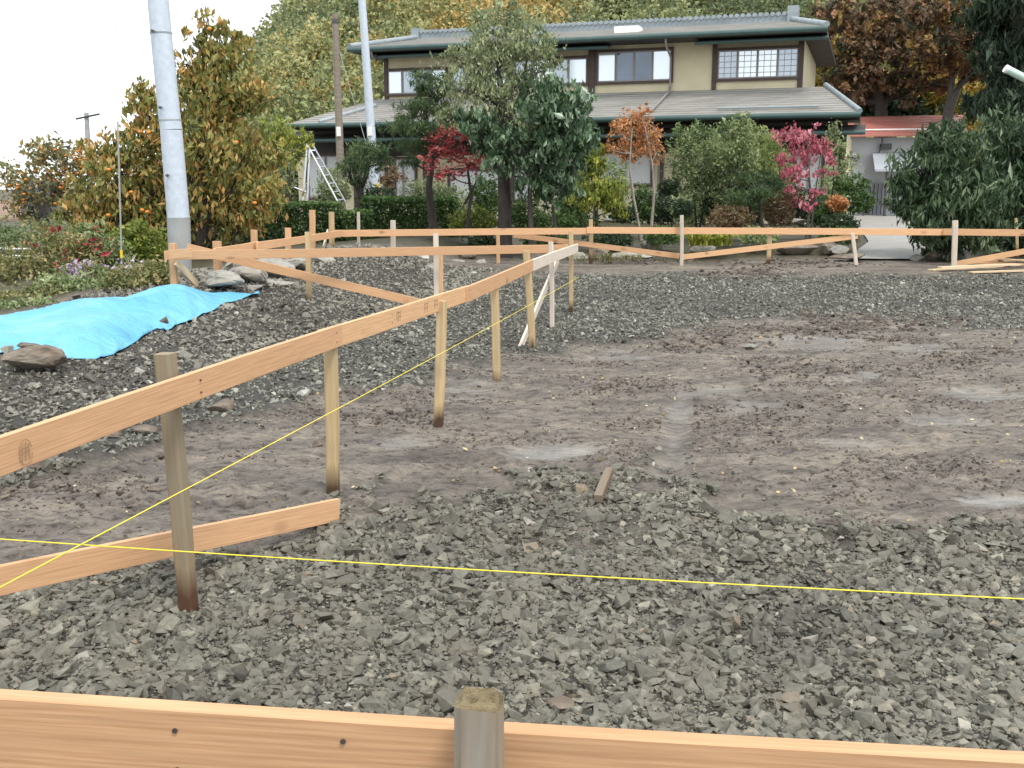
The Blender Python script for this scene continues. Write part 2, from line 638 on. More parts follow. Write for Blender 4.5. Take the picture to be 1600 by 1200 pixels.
# outline of the tarp on the bank, so that no stone is laid under it
lo_px = [(-120, 572), (-40, 562), (0, 558), (40, 550), (72, 556), (100, 566), (150, 567), (180, 559), (215, 538), (245, 518), (262, 522), (282, 510), (300, 506), (312, 498), (338, 488), (346, 480), (372, 474), (404, 460)]
up_px = [(-120, 512), (-40, 503), (0, 499), (40, 490), (70, 483), (100, 476), (130, 469), (165, 467), (195, 465), (222, 456), (245, 449), (268, 445), (286, 446), (304, 451), (322, 456), (345, 459), (372, 459), (406, 458.5)]
up_Y = [9.6, 9.6, 9.7, 9.8, 9.9, 10.0, 10.1, 10.2, 10.3, 10.4, 10.5, 10.6, 10.7, 10.8, 10.95, 11.05, 11.15, 11.3]
nC, nR = 150, 44


def resample(pts, n):
    a = np.array([tuple(p) for p in pts], float)
    t = np.linspace(0, len(a) - 1, n)
    return np.stack([np.interp(t, np.arange(len(a)), a[:, i]) for i in range(a.shape[1])], -1)


lo_w = resample([ground_at(*p) + Vector((0, 0, .015)) for p in lo_px], nC)
up_w = resample([at_y(p[0], p[1], y) for p, y in zip(up_px, up_Y)], nC)
TP = np.concatenate([lo_w[:, :2], up_w[::-1, :2]])


def under_tarp(x, y):
    ins = np.zeros(len(x), bool)
    for k in range(len(TP)):
        (x0, y0), (x1, y1) = TP[k], TP[k - 1]
        if y0 != y1:
            ins ^= ((y0 > y) != (y1 > y)) & (x < (x1 - x0) * (y - y0) / (y1 - y0) + x0)
    return ins


# ------------------------------------------------------------------ stones
def hull(npts, flat, seed):
    r = random.Random(seed)
    bm = bmesh.new()
    for _ in range(npts):
        d = Vector((r.gauss(0, 1), r.gauss(0, 1), r.gauss(0, 1))).normalized() * r.uniform(.75, 1.05)
        e = max(abs(d.x), abs(d.y), abs(d.z)) ** .75
        bm.verts.new((d.x / e * .95, d.y / e * .74, d.z / e * flat))
    res = bmesh.ops.convex_hull(bm, input=bm.verts[:])
    bmesh.ops.delete(bm, geom=[v for v in bm.verts if not v.link_faces], context='VERTS')
    bmesh.ops.triangulate(bm, faces=bm.faces[:])
    bm.verts.index_update()
    V = np.array([v.co[:] for v in bm.verts])
    F = np.array([[v.index for v in f.verts] for f in bm.faces])
    bm.free()
    return V, F


PROTO = [hull(random.Random(k).randint(8, 13), random.Random(k + 50).uniform(.38, .72), k) for k in range(30)]
PROTO_LO = [hull(7, random.Random(k + 90).uniform(.45, .75), 200 + k) for k in range(14)]


def scatter(name, P, size, mat, protos, tint, label, cat, tilt=.33, flat=1.0):
    n = len(P)
    which = RNG.integers(0, len(protos), n)
    Vs, Fs, Ts, off = [], [], [], 0
    for k, (pv, pf) in enumerate(protos):
        I = np.where(which == k)[0]
        if len(I) == 0:
            continue
        m = len(I)
        yaw = RNG.uniform(0, 2 * np.pi, m)
        ax, ay = RNG.normal(0, tilt, m), RNG.normal(0, tilt, m)
        c, s = np.cos(yaw), np.sin(yaw)
        R = np.zeros((m, 3, 3))
        R[:, 0, 0], R[:, 0, 1], R[:, 1, 0], R[:, 1, 1], R[:, 2, 2] = c, -s, s, c, 1
        T = np.zeros((m, 3, 3))
        cx, sx, cy, sy = np.cos(ax), np.sin(ax), np.cos(ay), np.sin(ay)
        T[:, 0, 0], T[:, 0, 2] = cy, sy
        T[:, 1, 0], T[:, 1, 1], T[:, 1, 2] = sx * sy, cx, -sx * cy
        T[:, 2, 0], T[:, 2, 1], T[:, 2, 2] = -cx * sy, sx, cx * cy
        R = T @ R
        v = np.einsum('nij,kj->nki', R, pv * np.array([1, 1, flat])) * size[I][:, None, None] + P[I][:, None, :]
        Vs.append(v.reshape(-1, 3))
        Fs.append((pf[None] + (np.arange(m) * len(pv))[:, None, None] + off).reshape(-1, 3))
        Ts.append(np.repeat(tint[I], len(pv)))
        off += m * len(pv)
    o = npmesh(name, np.concatenate(Vs), np.concatenate(Fs), mat, tint=np.concatenate(Ts))
    return tag(o, label, cat, kind='stuff')


def sample(n, x0, x1, y0, y1, cond):
    x, y = RNG.uniform(x0, x1, n), RNG.uniform(y0, y1, n)
    h, g, w, rut = detail_h(x, y, True)
    px, py = project(x, y, h)
    ok = (px > -700) & (px < 2350) & (py < 1400) & cond(x, y, g, w, rut)
    return x[ok], y[ok], h[ok], g[ok]


def stones(n, x0, x1, y0, y1, cond, mean, sig, cap, sink=.1):
    x, y, h, g = sample(n, x0, x1, y0, y1, cond)
    s = np.minimum(np.exp(RNG.normal(math.log(mean), sig, len(x))), cap)
    return np.stack([x, y, h + s * .25 - s * sink], -1), s


keep = lambda p: (lambda x, y, g, w, r: g > RNG.uniform(.25, 1.0, len(x)) * p)
parts = [stones(60000, -3, 3.4, 1.5, 4.6, keep(1), .0055, .3, .012),
         stones(105000, -3.6, 4.2, 1.4, 5.6, keep(1), .0095, .32, .026),
         stones(39000, -3.6, 4.2, 1.4, 5.6, keep(1), .0175, .32, .036, .14),
         stones(10500, -3.6, 4.2, 1.4, 5.6, keep(1), .028, .25, .05, .16),
         stones(1300, -3.6, 4.2, 1.4, 5.6, keep(1), .043, .2, .07, .2),
         stones(5000, -4.5, 4.5, 3.8, 8.5, lambda x, y, g, w, r: (g < .35) & (w < .3) & (r < .3) & (RNG.uniform(0, 1, len(x)) < .25), .007, .5, .03, .5)]
P = np.concatenate([a for a, b in parts])
S = np.concatenate([b for a, b in parts])
patch = fbm(P[:, 0] * 1.1, P[:, 1] * 1.1, 61, 2) - .5
T = np.clip(RNG.normal(.45, .2, len(P)) + patch * .5, 0, .9)
T = np.where(RNG.uniform(0, 1, len(P)) < .018, RNG.uniform(.93, 1, len(P)), T)
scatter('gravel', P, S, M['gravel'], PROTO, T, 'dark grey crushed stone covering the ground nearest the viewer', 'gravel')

parts = [stones(125000, -5, 10.5, 5.3, 16.4, lambda x, y, g, w, r: (g > RNG.uniform(.2, 1, len(x))) & (uv(x, y)[1] > -3.9), .0155, .36, .042),
         stones(5000, -5, 10.5, 5.3, 16.4, lambda x, y, g, w, r: (g > RNG.uniform(.2, 1, len(x))) & (uv(x, y)[1] > -3.9), .03, .25, .055),
         stones(3500, -4, 9, 7.5, 12.5, lambda x, y, g, w, r: (g < .4) & (w < .2) & (RNG.uniform(0, 1, len(x)) < .12), .013, .45, .04, .4)]
P = np.concatenate([a for a, b in parts])
S = np.concatenate([b for a, b in parts])
T = np.clip(RNG.normal(.45, .2, len(P)) + .5 * (fbm(P[:, 0] * .8, P[:, 1] * 1.6, 63, 2) - .5), 0, .95)
T = np.where(RNG.uniform(0, 1, len(P)) < .03, RNG.uniform(.93, 1, len(P)), T)
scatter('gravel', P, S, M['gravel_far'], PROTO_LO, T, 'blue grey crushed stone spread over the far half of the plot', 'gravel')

parts = [stones(80000, -7.5, -.3, 4.5, 17, lambda x, y, g, w, r: (g > RNG.uniform(.2, 1, len(x))) & (uv(x, y)[1] < -3.7), .0165, .4, .05),
         stones(2200, -7.5, -.3, 4.5, 17, lambda x, y, g, w, r: (g > .5) & (uv(x, y)[1] < -3.7), .045, .3, .09)]
P = np.concatenate([a for a, b in parts])
S = np.concatenate([b for a, b in parts])
free = ~under_tarp(P[:, 0], P[:, 1])
P, S = P[free], S[free]
T = np.clip(RNG.normal(.38, .19, len(P)) + .6 * (fbm(P[:, 0] * .9, P[:, 1] * .9, 65, 2) - .5), 0, .95)
T = np.where(RNG.uniform(0, 1, len(P)) < .025, RNG.uniform(.92, 1, len(P)), T)
scatter('gravel', P, S, M['gravel_bank'], PROTO_LO, T, 'loose brownish grey stones heaped into the bank along the left side', 'gravel')

# clods of mud kicked up by the digger
x, y, h, g = sample(330000, -4.5, 9, 4.2, 13, lambda x, y, g, w, r: (g < .5) & (w < .3) & (r < .2) &
                    (RNG.uniform(0, 1, len(x)) < .05 + .8 * sstep(.48, .70, fbm(x * 1.3, y * 2.6, 49, 4))))
s = np.minimum(np.exp(RNG.normal(math.log(.0062), .5, len(x))) * (.6 + y / 14), .028)
P, S = [np.stack([x, y, h - s * .1], -1)], [s]
for (a, b, ra, rb, nn) in ((1100, 535, 90, 14, 260), (1265, 493, 30, 6, 120), (1390, 505, 130, 16, 420), (1240, 578, 90, 14, 220), (1170, 425, 70, 8, 200),
                           (1000, 408, 90, 6, 140), (1250, 412, 120, 7, 200), (1180, 430, 40, 7, 120), (620, 655, 120, 18, 160), (120, 770, 130, 40, 300), (1260, 520, 60, 8, 120)):
    for _ in range(nn):
        q = ground_at(a + random.gauss(0, .5) * ra, b + random.gauss(0, .5) * rb)
        P.append(np.array([[q.x, q.y, float(detail_h(q.x, q.y))]]))
        S.append(np.array([min(.06, .015 * math.exp(random.gauss(0, .55)) * q.y / 9)]))
P, S = np.concatenate(P), np.concatenate(S)
scatter('mud_clods', P, S, M['clod'], PROTO, RNG.uniform(0, 1, len(P)), 'small dark brown clods scattered over the wet mud', 'mud clods')


def boulder(label, px, py, rpx, hpx, Y=None, mat='boulder', cat='boulder', group=None, name='boulder', seed=0, zoff=0.0, tint=None, base=None):
    """an uneven stone whose centre is seen at (px, py); rpx, hpx are its half width and half height in pixels"""
    r = random.Random(seed)
    c = at_y(px, py, Y) if Y else ground_at(px, py)
    k = (c.y * CP - (c.z - EYE) * SP) / FPX
    rx, rz = rpx * k, hpx * k
    bm = bmesh.new()
    bmesh.ops.create_icosphere(bm, subdivisions=4, radius=1)
    planes = [(Vector((r.gauss(0, 1), r.gauss(0, 1), r.gauss(0, .8))).normalized(), r.uniform(.42, .85)) for _ in range(11)]
    for v in bm.verts:
        for n_, d in planes:
            q = v.co.dot(n_) - d
            if q > 0:
                v.co -= n_ * q * .92
        nn_ = float(fbm(v.co.x * 2.6 + seed, v.co.y * 2.6 + v.co.z * 1.9, seed, 4)) - .5
        v.co *= 1 + .30 * nn_ + .018 * r.uniform(-1, 1)
    e = max(abs(v.co.x) for v in bm.verts)
    ez = max(abs(v.co.z) for v in bm.verts)
    for v in bm.verts:
        v.co = Vector((v.co.x * rx / e, v.co.y * rx * .8, v.co.z * rz / ez))
    me = bpy.data.meshes.new(name)
    bm.to_mesh(me)
    bm.free()
    a = me.attributes.new('tint', 'FLOAT', 'POINT')
    t = r.uniform(.25, .8) if tint is None else tint
    a.data.foreach_set('value', np.clip(t + np.random.default_rng(seed).normal(0, .05, len(me.vertices)), 0, 1).astype(np.float32))
    me.materials.append(M[mat])
    o = bpy.data.objects.new(name, me)
    COL.objects.link(o)
    if not Y:
        c.z = float(detail_h(c.x, c.y)) + rz * .5
    o.location = c + Vector((0, rx * .4, zoff))
    return tag(o, label, cat, group)


# ------------------------------------------------------------------ boards and stakes of the setting-out frame
HB = .84                          # height of the board tops above the plot
BH, BT = .105, .024
WARP = [0]


def plank(name, p0, p1, mat, h=BH, t=BT, parent=None, roll=0.0, ends=(0, 0), seg=14):
    """a board whose top edge runs p0 -> p1, grain along its own X, very slightly bowed"""
    p0, p1 = Vector(p0), Vector(p1)
    L = (p1 - p0).length
    X = (p1 - p0).normalized()
    Yd = Vector((0, 0, 1)).cross(X).normalized()
    if roll:
        Yd = Matrix.Rotation(roll, 3, X) @ Yd
    Z = X.cross(Yd)
    WARP[0] += 1
    r = random.Random(WARP[0])
    a, b2 = r.uniform(-.004, .004), r.uniform(-.005, .005)
    bm = bmesh.new()
    rows = []
    for i in range(seg + 1):
        x = L * i / seg
        q = i / seg
        w = math.sin(q * math.pi) * a + math.sin(q * 7 + WARP[0]) * .0012
        y0 = math.sin(q * math.pi) * b2
        cut = (ends[0] if i == 0 else 0) - (ends[1] if i == seg else 0)
        rows.append([bm.verts.new((x + cut * (z + h) / h, y0 + yy, z + w)) for yy, z in ((-t / 2, -h), (t / 2, -h), (t / 2, 0), (-t / 2, 0))])
    for i in range(seg):
        for j in range(4):
            bm.faces.new((rows[i][j], rows[i][(j + 1) % 4], rows[i + 1][(j + 1) % 4], rows[i + 1][j]))
    bm.faces.new(rows[0][::-1])
    bm.faces.new(rows[-1])
    bm.normal_update()
    es = [e for e in bm.edges if len(e.link_faces) == 2 and e.calc_face_angle() > .8]
    bmesh.ops.bevel(bm, geom=es, offset=.0016, segments=1, affect='EDGES')
    bmesh.ops.recalc_face_normals(bm, faces=bm.faces[:])
    me = bpy.data.meshes.new(name)
    bm.to_mesh(me)
    bm.free()
    me.materials.append(mat)
    o = bpy.data.objects.new(name, me)
    COL.objects.link(o)
    R = Matrix((X, Yd, Z)).transposed().to_4x4()
    o.matrix_world = Matrix.Translation(p0) @ R
    return o


def board(label, p0, p1, mat='wood', name='batter_board', cat='board', group='level boards nailed round the plot', **kw):
    o = plank(name, p0, p1, M[mat], **kw)
    return tag(o, label, cat, group)


def stake(label, base, top, Y, w=.06, mat='stake', d=None, yaw=TH, name='wooden_stake', bury=.2, ragged=0, group='stakes driven in along the boards', dx=0, dy=0, taper=.94):
    """a squared stake; base and top are pixels of its foot and head at distance Y"""
    p0, p1 = at_y(*base, Y) + Vector((dx, dy, 0)), at_y(*top, Y) + Vector((dx, dy, 0))
    p0 = p0 + (p0 - p1).normalized() * bury
    X = (p1 - p0).normalized()
    Yd = Vector((-math.sin(-yaw), math.cos(-yaw), 0))
    Yd = (Yd - X * Yd.dot(X)).normalized()
    Z = X.cross(Yd)
    L = (p1 - p0).length
    d = d or w
    r = random.Random(int(base[0] * 7 + base[1]))
    bm = bmesh.new()
    seg = 9
    rows = []
    ch = .16
    prof = [(-.5 + ch, -.5), (.5 - ch, -.5), (.5, -.5 + ch), (.5, .5 - ch), (.5 - ch, .5), (-.5 + ch, .5), (-.5, .5 - ch), (-.5, -.5 + ch)]
    for i in range(seg + 1):
        q = i / seg
        k = (taper + (1 - taper) * q) * (1 + .03 * r.uniform(-1, 1)) if i < seg else 1
        if bury > .1 and i == 0:
            k *= .35
        bx, by = .004 * math.sin(q * 5 + r.random()), .004 * math.cos(q * 4 + r.random())
        rows.append([bm.verts.new((L * q + (ragged * r.uniform(-1, .6) if i == seg else 0), (a * d) * k + bx, (b * w) * k + by)) for a, b in prof])
    n = len(prof)
    for i in range(seg):
        for j in range(n):
            bm.faces.new((rows[i][j], rows[i][(j + 1) % n], rows[i + 1][(j + 1) % n], rows[i + 1][j]))
    if ragged:
        c = bm.verts.new((L + ragged * .2, 0, 0))
        mids = []
        ring = rows[-1]
        tops = []
        for sc in (.86, .7, .5, .28):
            inner = [bm.verts.new((L + ragged * r.uniform(-1.1, 1), v.co.y * sc, v.co.z * sc)) for v in rows[-1]]
            for j in range(n):
                tops.append(bm.faces.new((ring[j], ring[(j + 1) % n], inner[(j + 1) % n], inner[j])))
            ring = inner
        for j in range(n):
            tops.append(bm.faces.new((ring[j], ring[(j + 1) % n], c)))
        for f_ in tops:
            f_.material_index = 1
    else:
        bm.faces.new(rows[-1])
    bm.faces.new(rows[0][::-1])
    bmesh.ops.recalc_face_normals(bm, faces=bm.faces[:])
    me = bpy.data.meshes.new(name)
    bm.to_mesh(me)
    bm.free()
    me.materials.append(M[mat])
    if ragged:
        me.materials.append(M['end_grain'])
    o = bpy.data.objects.new(name, me)
    COL.objects.link(o)
    o.matrix_world = Matrix.Translation(p0) @ Matrix((X, Yd, Z)).transposed().to_4x4()
    return tag(o, label, 'stake', group)


SIDE = Vector((math.cos(TH), -math.sin(TH), 0))        # to the right of the plot's long side


def lvl(px, py):
    return on_z(px, py, HB)


def vec(p, off=0.0, dz=0.0):
    return Vector(p) + SIDE * off + Vector((0, 0, dz))


# nearest board across the foot of the picture
nb = board('orange sawn board along the bottom of the photo, nearest the viewer', on_z(-260, 1068, HB) , on_z(1900, 1201, HB), h=.115, t=.027)
stake('grey weathered post with frayed top, rising beside the nearest board', (742, 1420), (748, 1093), 1.15, .056, 'post_grey', d=.055, bury=.55, ragged=.006, yaw=.05, group=None, name='wooden_post')
def nails(parent, xs, zs=(-.03, -.075)):
    for x in xs:
        for z in zs:
            o = MB().tube([Vector((x, -BT / 2 - .0015, z)), Vector((x, 0, z))], .0035, 8).build('nail', M['nail'])
            o.parent = parent


M['nail'] = mat_plain('nail_head', (.10, .085, .075), .5, .2, 40, metallic=.5)
# left row, four lengths end to end
A0, A1 = lvl(6, 675) + (lvl(6, 675) - lvl(281, 581)) * 1.2, lvl(531, 507)
nails(nb, [.487, .71, .88], (-.03, -.085))
bA = board('long orange board from the left edge, nailed before the grey stake', A0, A1)
bB = board('board with faded pencil marks in the middle of the left row', vec(lvl(500, 516), -.002), lvl(731, 446), 'wood_pale')
bC = board('orange brown board, third length of the left row', lvl(728, 448), lvl(835, 404))
bD = board('whitish board ending the left row at its far corner', lvl(832, 405.5), lvl(902, 380.5), 'stake_white')
bB.data.materials[0] = M['wood_mid'] = mat_wood('light_orange_board', (.70, .44, .25), (.5, .27, .13))


def strokes(parent, lines, face_y, r=.0008):
    mb = MB()
    for ln in lines:
        mb.tube([Vector((x, face_y, z)) for x, z in ln], r, 5)
    o = mb.build('pen_mark', M['ink'])
    o.parent = parent
    return o


k = (A1 - A0).length
nails(bA, [(lvl(284, 580) - A0).length, (lvl(521, 510) - A0).length])
nails(bB, [.045, .9, 1.0, 2.26])
nails(bC, [.06, 1.0, 2.75])
nails(bD, [.1, 2.6])
xm = (lvl(10, 672) - A0).length
strokes(bA, [[(xm + .03 * math.cos(t) * .9, -.06 + .036 * math.sin(t)) for t in np.linspace(.3, 6.1, 16)],
             [(xm - .022, -.05), (xm + .018, -.045)], [(xm - .02, -.065), (xm + .02, -.06)], [(xm - .012, -.04), (xm - .018, -.085)],
             [(xm + .002, -.035), (xm - .002, -.085)], [(xm + .014, -.04), (xm + .012, -.082)]], -BT / 2)
for fx in (.42, .62, .70):
    L_ = 2.3 * fx
    strokes(bB, [[(L_, -.03), (L_ + .07, -.03)], [(L_, -.055), (L_ + .07, -.053)], [(L_ + .01, -.02), (L_ + .005, -.08)], [(L_ + .035, -.022), (L_ + .03, -.078)], [(L_ + .06, -.02), (L_ + .058, -.08)]], -BT / 2, .0012)
# low brace of the left row
s1, s2 = lvl(281, 581), lvl(524, 508)


def lower(pxl, pyl, off):
    d = ray(pxl, pyl)
    o = s1 + SIDE * off
    t = (o - Vector((0, 0, EYE))).dot(SIDE) / d.dot(SIDE)
    return Vector((0, 0, EYE)) + d * t


board('low pink orange board running from the left edge to the second stake', at_y(-230, 931, 3.05), at_y(529, 779, 4.74), name='brace_board', cat='board', group=None)
OFFS = -.045
stake('old grey brown stake with a dark wet foot, standing in the gravel', (308, 958), (271, 552), 3.72, .064, 'stake_old', dx=-.03, bury=.12)
stake('squared stake under the joint of the orange and pencil marked boards', (527, 780), (522, 515), 5.05, .06, 'stake', dx=-.02, bury=.12)
stake('stake in mud with a dark foot, under the pencil marked board', (690, 656), (695, 470), 6.55, .06, 'stake', dx=-.02)
stake('stake with a rusty foot, standing by a wet patch under the third board', (782, 596), (778, 432), 8.12, .06, 'stake', dx=-.03)
stake('leaning stake under the joint with the whitish board', (839, 546), (829, 392), 9.65, .062, 'stake', dx=-.04)
stake('thin stake rising just above the whitish board', (870, 498), (868, 378), 11.25, .05, 'stake_white', dx=-.05)
stake('corner stake at the far end of the left row', (893, 483), (893, 362), 12.35, .05, 'stake', dx=.0, dy=.12)
board('white painted diagonal brace leaning from the whitish board to the mud', at_y(884, 400, 11.9) + SIDE * -.09, at_y(826, 541, 9.75) + SIDE * -.09, 'stake_white', name='brace_board', group=None, h=.085, roll=.0)

# lower back row F with its brace E and stakes
board('level board behind the tarp row, from the big pole to the far corner', lvl(256, 392), lvl(888, 382), name='batter_board', h=.095)
board('long orange brace slanting down across the gravel bank', at_y(293, 380.5, 11.45), at_y(686, 474, 11.95), name='brace_board', group=None, h=.095)
board('stub of board nailed to the stake before the big pole', at_y(263, 391, 11.0), at_y(299, 388, 11.02), h=.09, name='board_offcut', group=None)
stake('grey stake standing in the bank, crossed by the long brace', (480, 472), (478, 363), 11.7, .055, 'stake', dy=.1)
stake('white stake crossing the back row beside a shorter orange one', (682, 493), (681, 365), 12.1, .055, 'stake_white', dy=-.02)
stake('short orange stake tucked beside the white stake of the back row', (689, 492), (688, 392), 12.3, .05, 'stake_orange')
stake('stake at the foot of the big utility pole', (272, 443), (270, 380), 11.12, .07, 'stake_orange')
stake('first orange stake to the right of the big utility pole', (340, 431), (339, 377), 11.95, .085, 'stake_orange')
stake('orange stake of the side row, seen through the long brace', (397, 406), (397, 359), 13.25, .08, 'stake_orange', d=.05)
stake('orange stake between the two hedges end and the long brace', (450, 409), (450, 356), 14.3, .08, 'stake_orange', d=.05)
stake('tallest orange stake, rising before the left hedge', (488, 402), (488, 328), 15.4, .085, 'stake_orange', d=.05)
stake('yellowish stake at the corner where the back board begins', (518, 392), (518, 331), 16.6, .085, 'stake', d=.05)
stake('thin grey stake before the hedge, second from the back corner', (560, 392), (560, 331), 16.9, .045, 'stake_white', d=.04)
stake('pale stake before the right hedge', (614, 392), (614, 344), 17.0, .08, 'stake_white', d=.05)
board('short diagonal prop leaning on the yellowish corner stake', at_y(512, 358, 16.45), at_y(505, 384, 15.6), 'stake_white', name='brace_board', group=None, h=.07)
board('diagonal prop at the foot of the stake by the big pole', at_y(277, 405, 11.05), at_y(311, 441, 11.35), 'wood_pale', name='brace_board', group=None, h=.07)
board('side board nearest the big pole, running away to the back', lvl(334, 388), lvl(403, 377), h=.10)
board('side board climbing to the back corner behind the tallest stake', lvl(401, 378.5), lvl(534, 359.5), h=.10)
# far row
board('back board before the hedge and the big tree trunk', lvl(520, 359.5), at_y(922, 356, 17.4) )
board('back board on the right, passing before the driveway', at_y(917, 354.5, 17.37), at_y(1480, 357.5, 17.0))
board('last length of back board at the right edge', at_y(1474, 357, 16.97), at_y(1760, 361, 16.5))
stake('orange stake before the big tree trunk', (778, 419), (778, 366), 17.3, .055, 'stake_orange', dy=.12)
stake('stake at the joint of the two back boards', (924, 404), (924, 343), 17.4, .065, 'stake', dy=.12)
stake('white topped stake beside the yellow grass clump', (1064, 412), (1064, 336), 17.25, .06, 'stake_white', dy=-.07)
stake('stake before the pink leaved tree', (1203, 409), (1205, 356), 17.15, .075, 'stake', dy=.1)
stake('leaning white stake before the driveway', (1341, 421), (1334, 365), 16.9, .06, 'stake_white', dy=.08)
stake('pale stake with its head above the back board, before the dark bush', (1487, 417), (1489, 344), 16.8, .085, 'stake_white', dy=-.08, d=.05)
stake('grey stake at the right edge, behind the last back board', (1589, 391), (1587, 341), 17.6, .05, 'stake')
board('brace slanting down right from the hedge end to the white topped stake', at_y(803, 363, 17.5), at_y(1062, 396, 17.35), name='brace_board', group=None, h=.085)
board('brace slanting down left before the driveway to the white topped stake', at_y(1340, 365, 17.1), at_y(1064, 398, 17.35), 'wood_mid', name='brace_board', group=None, h=.085)
board('brace rising to the right edge from the pale stake', at_y(1490, 409, 16.9), at_y(1625, 384, 16.6), 'wood_mid', name='brace_board', group=None, h=.09)
for lb, a, b, z, mt in (('yellow plank lying on the ground at the right edge, foremost', (1453, 424), (1600, 415), .03, 'wood_pale'), ('plank lying flat behind the foremost yellow plank', (1500, 414), (1680, 420), .05, 'wood_mid'),
                    ('plank lying crosswise on the two others at the right edge', (1468, 425), (1590, 420), .08, 'wood_pale'), ('plank lying farthest back in the pile at the right edge', (1490, 413), (1690, 408), .05, 'wood_mid'),
                    ('thin yellow plank cut by the right edge, nearest the gravel', (1516, 428), (1700, 422), .035, 'wood_pale'), ('short plank across the top of the pile', (1538, 411), (1640, 417), .09, 'wood_pale')):
    q0, q1 = ground_at(*a), ground_at(*b)
    q0.z, q1.z = float(base_h(q0.x, q0.y)) + z, float(base_h(q1.x, q1.y)) + z
    board(lb, q0, q1, mt, name='loose_plank', group='planks lying by the right edge', h=.02 + .004, t=.1)
# muddy block lying on the gravel
q0, q1 = ground_at(934, 795), ground_at(952, 757)
q0.z, q1.z = float(detail_h(q0.x, q0.y)) + .055, float(detail_h(q1.x, q1.y)) + .075
tag(plank('timber_block', q0, q1, M['old_block'], h=.04, t=.042, seg=4), 'short muddy timber block lying where gravel meets mud', 'timber')

# yellow setting-out strings
def string(label, p0, p1):
    p0, p1 = Vector(p0), Vector(p1)
    pts = [p0.lerp(p1, i / 24) - Vector((0, 0, .012 * math.sin(math.pi * i / 24))) for i in range(25)]
    mb = MB()
    mb.tube(pts, .0013, 6)
    return tag(mb.build('setting_out_string', M['string'], smooth=True), label, 'string', None)


d0, d1 = on_z(0, 838, HB - .02), on_z(1600, 930, HB - .02)
string('taut yellow string crossing the photo from side to side over the gravel', d0 + (d0 - d1) * .25, d1 + (d1 - d0) * .3)
e0, e1 = on_z(0, 915, HB - .02), on_z(838, 468.5, HB - .02)
string('taut yellow string running away beside the left row of boards', e0 + (e0 - e1) * .12, e1 + (e1 - e0) * .35)

# ------------------------------------------------------------------ blue tarp on the bank
def mat_tarp():
    m, nt, b, L = newmat('blue_tarp')
    tc = N(nt, 'ShaderNodeTexCoord')
    n = noise(nt, 1.6, 4, tc.outputs['Object'])
    r = ramp(nt, [(.3, (.085, .34, .52)), (.7, (.15, .45, .64))], n.outputs[0])
    n2 = noise(nt, 5, 6, tc.outputs['Object'], .7)
    r2 = ramp(nt, [(.58, (0, 0, 0)), (.8, (.5, .5, .5))], n2.outputs[0])
    c = mixc(nt, r2.outputs[0], r.outputs[0], (.22, .36, .46))
    L.new(c, b.inputs['Base Color'])
    b.inputs['Roughness'].default_value = .42
    mp = N(nt, 'ShaderNodeMapping')
    mp.inputs['Scale'].default_value = (1.0, 2.2, 1.3)
    mp.inputs['Rotation'].default_value = (0, 0, .5)
    L.new(tc.outputs['Object'], mp.inputs[0])
    n3 = noise(nt, 2.2, 5, mp.outputs[0], .6)
    n3.inputs['Distortion'].default_value = .8
    n4 = N(nt, 'ShaderNodeTexVoronoi', feature='DISTANCE_TO_EDGE')
    n4.inputs['Scale'].default_value = 1.1
    L.new(mp.outputs[0], n4.inputs['Vector'])
    cr_ = ramp(nt, [(0, (0, 0, 0)), (.25, (1, 1, 1))], n4.outputs['Distance'])
    hs_ = N(nt, 'ShaderNodeMath', operation='MULTIPLY_ADD')
    hs_.inputs[1].default_value = .22
    L.new(cr_.outputs[0], hs_.inputs[0])
    L.new(n3.outputs[0], hs_.inputs[2])
    bump(nt, b, hs_.outputs[0], .8, .09)
    return m


M['tarp'] = mat_tarp()
TV = []
for j in range(nR + 4):
    s = min(j / nR, 1)
    for i in range(nC):
        p = lo_w[i] * (1 - s) + up_w[i] * s
        span = np.linalg.norm(up_w[i] - lo_w[i])
        bulge = math.sin(math.pi * s) ** .8 * (.10 * min(1, span / 2))
        cx, cy = p[0], p[1]
        fold = (.12 * (float(vnoise(cx * 1.6 + cy * .9, cy * .5 - cx * .3, 71)) - .5) + .16 * (.25 - abs(float(vnoise(cx * 3.6 - cy * 2.2, cy * 1.0 + cx * .6, 73)) - .5)) +
                .018 * (float(vnoise(cx * 9, cy * 9, 75)) - .5)) * min(1, span / 1.2) * (4 * s * (1 - s)) ** .5
        hem = .03 * max(0, math.sin(i * .62 + 1.2 * math.sin(i * .21))) * (1 - s) ** 14
        z = p[2] + bulge + fold + hem
        z = max(z, float(base_h(cx, cy)) + .035)
        if j > nR:                                   # far hem falls down behind the crest
            q = (j - nR) / 4
            TV.append((cx - .25 * q, cy + .45 * q, z - .30 * q * q))
        else:
            TV.append((cx, cy, z))
ti = np.arange((nR + 4) * nC).reshape(nR + 4, nC)
TF = np.stack([ti[:-1, :-1], ti[:-1, 1:], ti[1:, 1:], ti[1:, :-1]], -1).reshape(-1, 4)
tarp = tag(npmesh('tarp', TV, TF, M['tarp'], smooth=True), 'bright blue crumpled tarpaulin spread over the bank on the left', 'tarpaulin')
sm = tarp.modifiers.new('thickness', 'SOLIDIFY')
sm.thickness = .006

boulder('large brown boulder holding down the corner of the blue tarp', 42, 570, 52, 23, ground_at(42, 592).y + .12, 'boulder_brown', seed=4, tint=.6, zoff=.03)
boulder('small dark stone lying on the middle of the blue tarp', 256, 501, 9, 6, 9.1, 'boulder_brown', 'stone', name='stone', seed=6, tint=.1)
boulder('dark stone weighing the tarp fold above the large brown boulder', 40, 541, 20, 5, ground_at(42, 592).y + .35, 'boulder_brown', 'stone', name='stone', seed=8, tint=.05)
